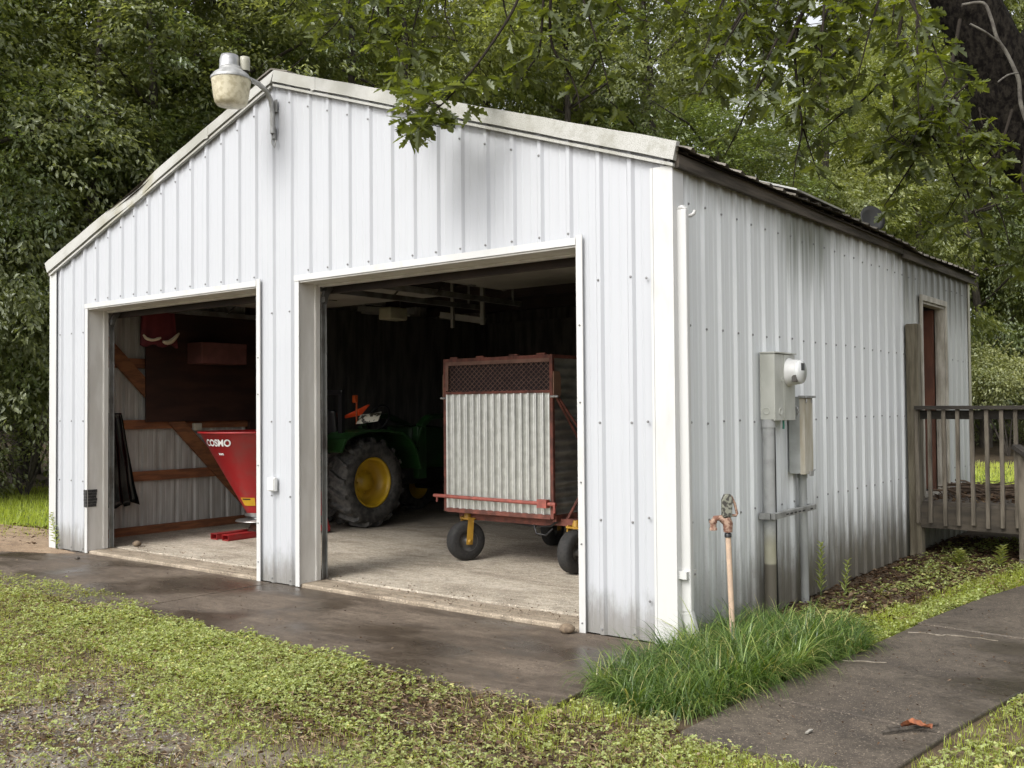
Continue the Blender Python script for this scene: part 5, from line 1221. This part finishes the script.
# far backing of the wood: one mass nobody could count
fb = []
for k in range(26):
    px = -420+k*72; dep = 44+6*math.sin(k*2.3); p = at_depth(px, 410, dep); g_ = crown_mesh(500+k, 4.8, 9.5, 30, 22, 18, .42)
    v = g_[0]+np.array([p[0], p[1], 8.5 if not 660 < px < 830 else 1.5]); fb.append((v,)+g_[1:])
fbm_ = merge(fb); tag(np_mesh('far_wood', fbm_[0], fbm_[1], fbm_[2], None, M_LEAF_A, fbm_[4]), 'far mass of forest foliage closing the view', 'forest', kind='stuff')

# shrubs
def shrub(name, x, y, R, H, seed, m_, label, group=None, lob=12, spr=22, per=18, ls=.09, cat='shrub', zc=None):
    root = empty(name, (x, y, -.08), label, cat, group)
    g_ = crown_mesh(seed, R, H, lob, spr, per, ls, .1); np_mesh('foliage', g_[0]+np.array([0, 0, H*.95 if zc is None else zc]), *g_[1:4], m_, g_[4], root)
    m = MB(); r = random.Random(seed)
    for k in range(7): a = r.uniform(0, 6.28); m.tube([(x, y, -.1), (x+math.cos(a)*R*.3, y+math.sin(a)*R*.3, H*.8), (x+math.cos(a)*R*.6, y+math.sin(a)*R*.6, H*1.5)], [.03, .02, .008], 5)
    m.build('stem', M_BARK, root); return root
p = at_depth(1008, 410, 27.5); shrub('pale_shrub', float(p[0]), float(p[1]), 1.25, 1.0, 61, M_LEAF_C, 'pale yellow green shrub beyond the porch railing', None, 14, 26, 20, .10, zc=2.35)
for k, (px, dep, R, H) in enumerate(((-60, 16.5, 1.5, 1.0), (25, 17.2, 1.4, 1.0), (-140, 15.5, 1.4, 1.0))):
    p = at_depth(px, 410, dep); shrub('underbrush', float(p[0]), float(p[1]), R, H, 70+k, M_LEAF_A, 'dark low brush at the foot of the left wood', 'brush along the left lawn edge')
for k, (px, dep, R, H) in enumerate(((930, 31, 1.7, 1.1), (1060, 31.5, 1.8, 1.2), (990, 33, 1.8, 1.2))):
    p = at_depth(px, 410, dep); shrub('underbrush', float(p[0]), float(p[1]), R, H, 80+k, M_LEAF_A, 'dark low brush along the far end of back lawn', 'brush along the back lawn edge')

# ------------------------------------------------------------------ the overhanging oak
OK = empty('oak_tree', (11.3, 6.6, -.08), 'overhanging oak with dark mossy limb and lobed leaves above the garage', 'tree')
def P3(px, py, Y): return Vector(at(px, py, 1, Y))
def spl(pts, n=6):
    pts = [Vector(p) for p in pts]; out = []
    for i in range(len(pts)-1):
        p0, p1, p2, p3 = pts[max(i-1, 0)], pts[i], pts[i+1], pts[min(i+2, len(pts)-1)]
        for k in range(n):
            t = k/n; out.append(.5*((2*p1)+(p2-p0)*t+(2*p0-5*p1+4*p2-p3)*t*t+(3*p1-p0-3*p2+p3)*t**3))
    out.append(pts[-1]); return out
lim = MB()
tr_ = spl([(11.3, 6.6, -.3), (11.2, 6.5, 1.5), (10.6, 6.2, 2.9), P3(1052, 160, 5.6), P3(990, 55, 5.2), P3(946, -40, 4.8), P3(880, -170, 4.0)], 16)
lim.tube(tr_, np.interp(np.linspace(0, 1, len(tr_)), [0, .15, .45, .62, .8, 1], [.55, .44, .36, .31, .28, .20]), 48)
b2 = spl([P3(1012, 75, 5.3), P3(1045, 30, 5.6), P3(1110, -10, 6.2), P3(1200, -60, 7)], 6); lim.tube(b2, np.linspace(.17, .10, len(b2)), 12)
lim.v = [tuple(Vector(v)+Vector((mnoise.noise(Vector(v)*9), mnoise.noise(Vector(v)*9+Vector((7, 0, 0))), mnoise.noise(Vector(v)*9+Vector((0, 9, 0)))))*.028) for v in lim.v]
lim.build('limb', M_OAKBARK, OK)
vn = MB(); vp = spl([P3(962, 5, 4.6), P3(983, 3, 4.7), P3(991, 18, 4.75), P3(997, 38, 4.8), P3(1006, 52, 4.9), P3(1014, 68, 4.95), P3(1019, 82, 5.0), P3(1021, 105, 5.05), P3(1030, 130, 5.1)], 5)
vn.tube(vp, np.linspace(.014, .020, len(vp)), 8)
vp2 = spl([P3(1001, 44, 4.85), P3(985, 32, 4.6), P3(970, 24, 4.5)], 4); vn.tube(vp2, [.010]*len(vp2), 6); vp3 = spl([P3(1018, 73, 4.9), P3(1008, 75, 4.7), P3(998, 82, 4.6)], 4); vn.tube(vp3, [.008]*len(vp3), 6)
vn.build('vine', M_VINE, OK)
br = MB(); TW = []     # twigs that carry leaves: (points, leaf density)
def branch(pts, r0, r1, leafy=(0.15, 1), dens=1.0, n=6):
    q = spl(pts, n); br.tube(q, np.linspace(r0, r1, len(q)), 7); TW.append((q, leafy, dens)); return q
O = branch
# feeder boughs out of the top of the picture, from the trunk towards the roof
feed = [tr_[-1], Vector((6.9, 2.6, 5.6)), Vector((6.2, 1.2, 5.3)), Vector((5.2, .2, 5.2)), Vector((4.0, -.2, 5.3))]
O(feed, .08, .025, (.5, 1), .5)
O([tr_[-3], Vector((7.3, 2.6, 5.0)), P3(813, -8, 2.0), P3(770, -40, 1.3)], .05, .02, (.3, 1), .6)
# hanging branches, right group
O([P3(815, -10, 2.1), P3(799, 20, 2.0), P3(782, 55, 1.9), P3(764, 78, 1.8), P3(752, 98, 1.7), P3(738, 130, 1.6), P3(725, 155, 1.55)], .018, .004, (.25, .9), .8)
O([P3(799, 20, 2.0), P3(795, 56, 2.1), P3(799, 100, 2.1), P3(802, 130, 2.1), P3(796, 160, 2.05), P3(793, 188, 2.0)], .014, .003, (.2, 1), .7)
O([P3(802, 125, 2.1), P3(810, 150, 2.2), P3(820, 180, 2.2)], .008, .003, (.2, 1), .9)
O([P3(905, -10, 3.0), P3(896, 50, 3.0), P3(884, 76, 2.9), P3(866, 97, 2.7), P3(843, 113, 2.6), P3(818, 134, 2.5)], .016, .004, (.15, 1), .9)
O([P3(884, 76, 2.9), P3(893, 95, 3.0), P3(893, 115, 3.0)], .008, .003, (.3, 1), .8)
O([P3(960, 20, 4.4), P3(950, 70, 4.0), P3(936, 98, 3.8), P3(929, 130, 3.7), P3(916, 158, 3.6), P3(900, 183, 3.5), P3(884, 206, 3.4)], .018, .004, (.2, 1), .8)
O([P3(929, 130, 3.7), P3(944, 155, 3.8), P3(955, 180, 3.8), P3(972, 210, 3.8), P3(984, 236, 3.8)], .012, .003, (.3, 1), .75)
O([P3(955, 60, 4.3), P3(957, 120, 4.2), P3(962, 160, 4.1), P3(967, 190, 4.1), P3(977, 220, 4.1), P3(987, 250, 4.1)], .018, .003, (.35, 1), .7)
O([P3(929, 130, 3.7), P3(912, 135, 3.5), P3(898, 150, 3.4), P3(885, 165, 3.4)], .008, .003, (.1, 1), .9)
O([P3(936, 98, 3.8), P3(925, 118, 3.6), P3(905, 128, 3.5), P3(880, 145, 3.3)], .008, .003, (.1, 1), .9)
O([P3(1012, 110, 4.7), P3(1000, 150, 4.3), P3(990, 185, 4.2), P3(1003, 220, 4.2), P3(1012, 255, 4.2)], .014, .003, (.2, 1), 1.2)
O([P3(1030, 130, 4.6), P3(1022, 180, 4.3), P3(1030, 220, 4.2), P3(1024, 262, 4.2)], .014, .003, (.2, 1), 1.2)
O([P3(1000, 150, 4.3), P3(975, 175, 4.2), P3(955, 200, 4.1), P3(944, 222, 4.1)], .010, .003, (.2, 1), 1.0)
# leafy mass under the boughs at top right
RO = random.Random(12)
for k in range(38):
    x0, y0 = RO.uniform(705, 925), RO.uniform(-60, 45); Y = RO.uniform(1.2, 3.6)
    dx = RO.uniform(-60, 45); dy = RO.uniform(35, 95)
    O([P3(x0, y0, Y), P3(x0+dx*.5, y0+dy*.45, Y-.1), P3(x0+dx, y0+dy, Y-.25)], .010, .003, (.1, 1), 1.15, 4)
for k in range(10):
    x0, y0 = RO.uniform(895, 985), RO.uniform(75, 130); Y = RO.uniform(3.3, 4.2)
    O([P3(x0, y0, Y), P3(x0+RO.uniform(-30, 10), y0+25, Y-.1), P3(x0+RO.uniform(-50, 25), y0+RO.uniform(45, 70), Y-.2)], .009, .003, (.1, 1), 1.1, 4)
# centre: branches dropping in front of and above the gable
O([P3(552, -30, .5), P3(551, 40, .5), P3(569, 73, .5), P3(577, 92, .5), P3(580, 108, .5)], .013, .003, (.1, 1), .9)
O([P3(545, -30, .45), P3(540, 46, .4), P3(531, 65, .4), P3(519, 82, .35)], .011, .003, (.2, 1), .9)
O([P3(575, -25, .7), P3(590, 20, .7), P3(602, 60, .7), P3(610, 95, .7)], .010, .003, (.1, 1), .9)
O([P3(600, -25, .9), P3(622, 10, .9), P3(650, 22, .9)], .009, .003, (.1, 1), .9)
O([P3(500, -30, .2), P3(505, 10, .2), P3(515, 35, .2)], .009, .003, (.1, 1), 1.0)
O([P3(530, -30, .25), P3(512, 12, .0), P3(486, 52, -.25), P3(466, 78, -.35), P3(453, 93, -.40), P3(440, 106, -.42), P3(428, 113, -.43), P3(415, 116, -.44)], .011, .003, (.60, 1), 2.4)
O([P3(440, 106, -.42), P3(425, 98, -.40), P3(415, 88, -.38)], .005, .002, (.1, 1), 2.6); O([P3(430, 112, -.43), P3(418, 123, -.46), P3(407, 126, -.48)], .004, .002, (.1, 1), 2.4); O([P3(420, 115, -.44), P3(430, 124, -.48), P3(441, 127, -.48)], .004, .002, (.1, 1), 2.2)
O([P3(395, -40, -.1), P3(388, 13, -.1), P3(396, 43, -.15), P3(405, 70, -.2), P3(412, 90, -.25)], .010, .003, (.1, 1), 1.2)
O([P3(430, -40, .0), P3(418, 10, -.05), P3(412, 40, -.1), P3(420, 66, -.15)], .009, .003, (.05, 1), 1.25)
O([P3(360, -40, -.2), P3(350, 0, -.2), P3(335, 25, -.25), P3(318, 40, -.3)], .009, .003, (.1, 1), 1.0)
O([P3(390, -30, -.2), P3(375, 5, -.2), P3(368, 32, -.25), P3(360, 48, -.3)], .008, .003, (.1, 1), 1.1)
O([P3(310, -30, -.3), P3(298, -5, -.3), P3(285, 12, -.35)], .007, .003, (.0, 1), .9)
O([P3(450, -30, .1), P3(445, 12, .1), P3(455, 34, .1)], .008, .003, (.1, 1), 1.0)
O([P3(650, -30, 1.0), P3(665, 0, 1.0), P3(690, 14, 1.0)], .008, .003, (.1, 1), .8)
# link the visible branches to the bough above
for px, Y in ((552, .5), (575, .7), (530, .25), (395, -.1), (430, 0), (360, -.2), (500, .2), (600, .9), (310, -.3), (650, 1.0), (545, .45), (390, -.2), (450, .1)):
    p = P3(px, -30 if px not in (395, 430, 360) else -40, Y); br.tube(spl([p, p+Vector((.1, .1, .35)), p+Vector((.3, .35, .9))], 4), np.linspace(.010, .02, 9), 6)
br.build('branch', M_TWIG, OK)

HALF = [(0, 0), (.05, .012), (.15, .10), (.235, .13), (.27, .055), (.36, .19), (.45, .255), (.49, .10), (.60, .24), (.69, .245), (.715, .095), (.83, .15), (.90, .105), (1.0, .0)]
def oak_leaves():
    r = np.random.default_rng(77); V = []; L = []; S = []; T = []; ti = []; lb = 0; vb = 0
    xs = np.array([h[0] for h in HALF]); ys = np.array([h[1] for h in HALF]); k = len(HALF)
    tw = MB()
    for q, (f0, f1), dens in TW:
        seg = [(q[i+1]-q[i]).length for i in range(len(q)-1)]; tot = sum(seg); s = f0*tot
        while s < f1*tot:
            acc = 0
            for i, l_ in enumerate(seg):
                if acc+l_ >= s: break
                acc += l_
            b = q[i].lerp(q[i+1], (s-acc)/max(l_, 1e-6)); dirq = (q[i+1]-q[i]).normalized()
            a = r.uniform(0, 6.283); e = Vector((math.cos(a), math.sin(a), r.uniform(-.5, .35))); e = (e+dirq*.6).normalized()
            tl = r.uniform(.06, .24); tip = b+e*tl+Vector((0, 0, -.02)); tw.tube([b, b.lerp(tip, .5)+Vector((0, 0, .01)), tip], [.0028, .0022, .0015], 4)
            nl = r.integers(4, 8); t0 = r.normal(0, .12)
            for j in range(nl):
                aa = r.uniform(0, 6.283); root = tip - e*tl*.45*r.random()
                d = np.array(e)*r.uniform(.2, 1.0) + np.array([math.cos(aa), math.sin(aa), r.uniform(-.7, .3)])*.9; d = d/np.linalg.norm(d)
                nrm = np.array([r.normal(0, .45), r.normal(0, .45), 1.0]); sd_ = np.cross(d, nrm); sd_ /= np.linalg.norm(sd_); up = np.cross(sd_, d)
                Ln = r.uniform(.09, .15); fold = r.uniform(.05, .5); curl = r.uniform(.05, .35)
                w = Ln*r.uniform(.95, 1.2)
                jx = xs + np.concatenate([[0], r.normal(0, .012, k-2), [0]])
                for sg in (1, -1):
                    yy = ys*(1+r.normal(0, .06, k))
                    pts = np.array(root) + d*(jx*Ln)[:, None] + sd_*(sg*yy*w)[:, None] + up*((yy*w)*fold - curl*Ln*jx**2*.6)[:, None]
                    V.append(pts); idx = np.arange(k)+vb; L.append(idx if sg > 0 else idx[::-1]); S.append(lb); lb += k; vb += k
                    ti.append(np.full(k, np.clip(.45+t0+r.normal(0, .12), 0, 1)))
            s += r.uniform(.055, .115)/dens
    tw.build('twig', M_TWIG, OK)
    o_ = np.array(org(OK))
    np_mesh('foliage', np.vstack(V)-o_, np.concatenate(L), np.array(S), None, M_OAK, np.concatenate(ti), OK)
    print('oak leaves', len(S)//2)
oak_leaves()
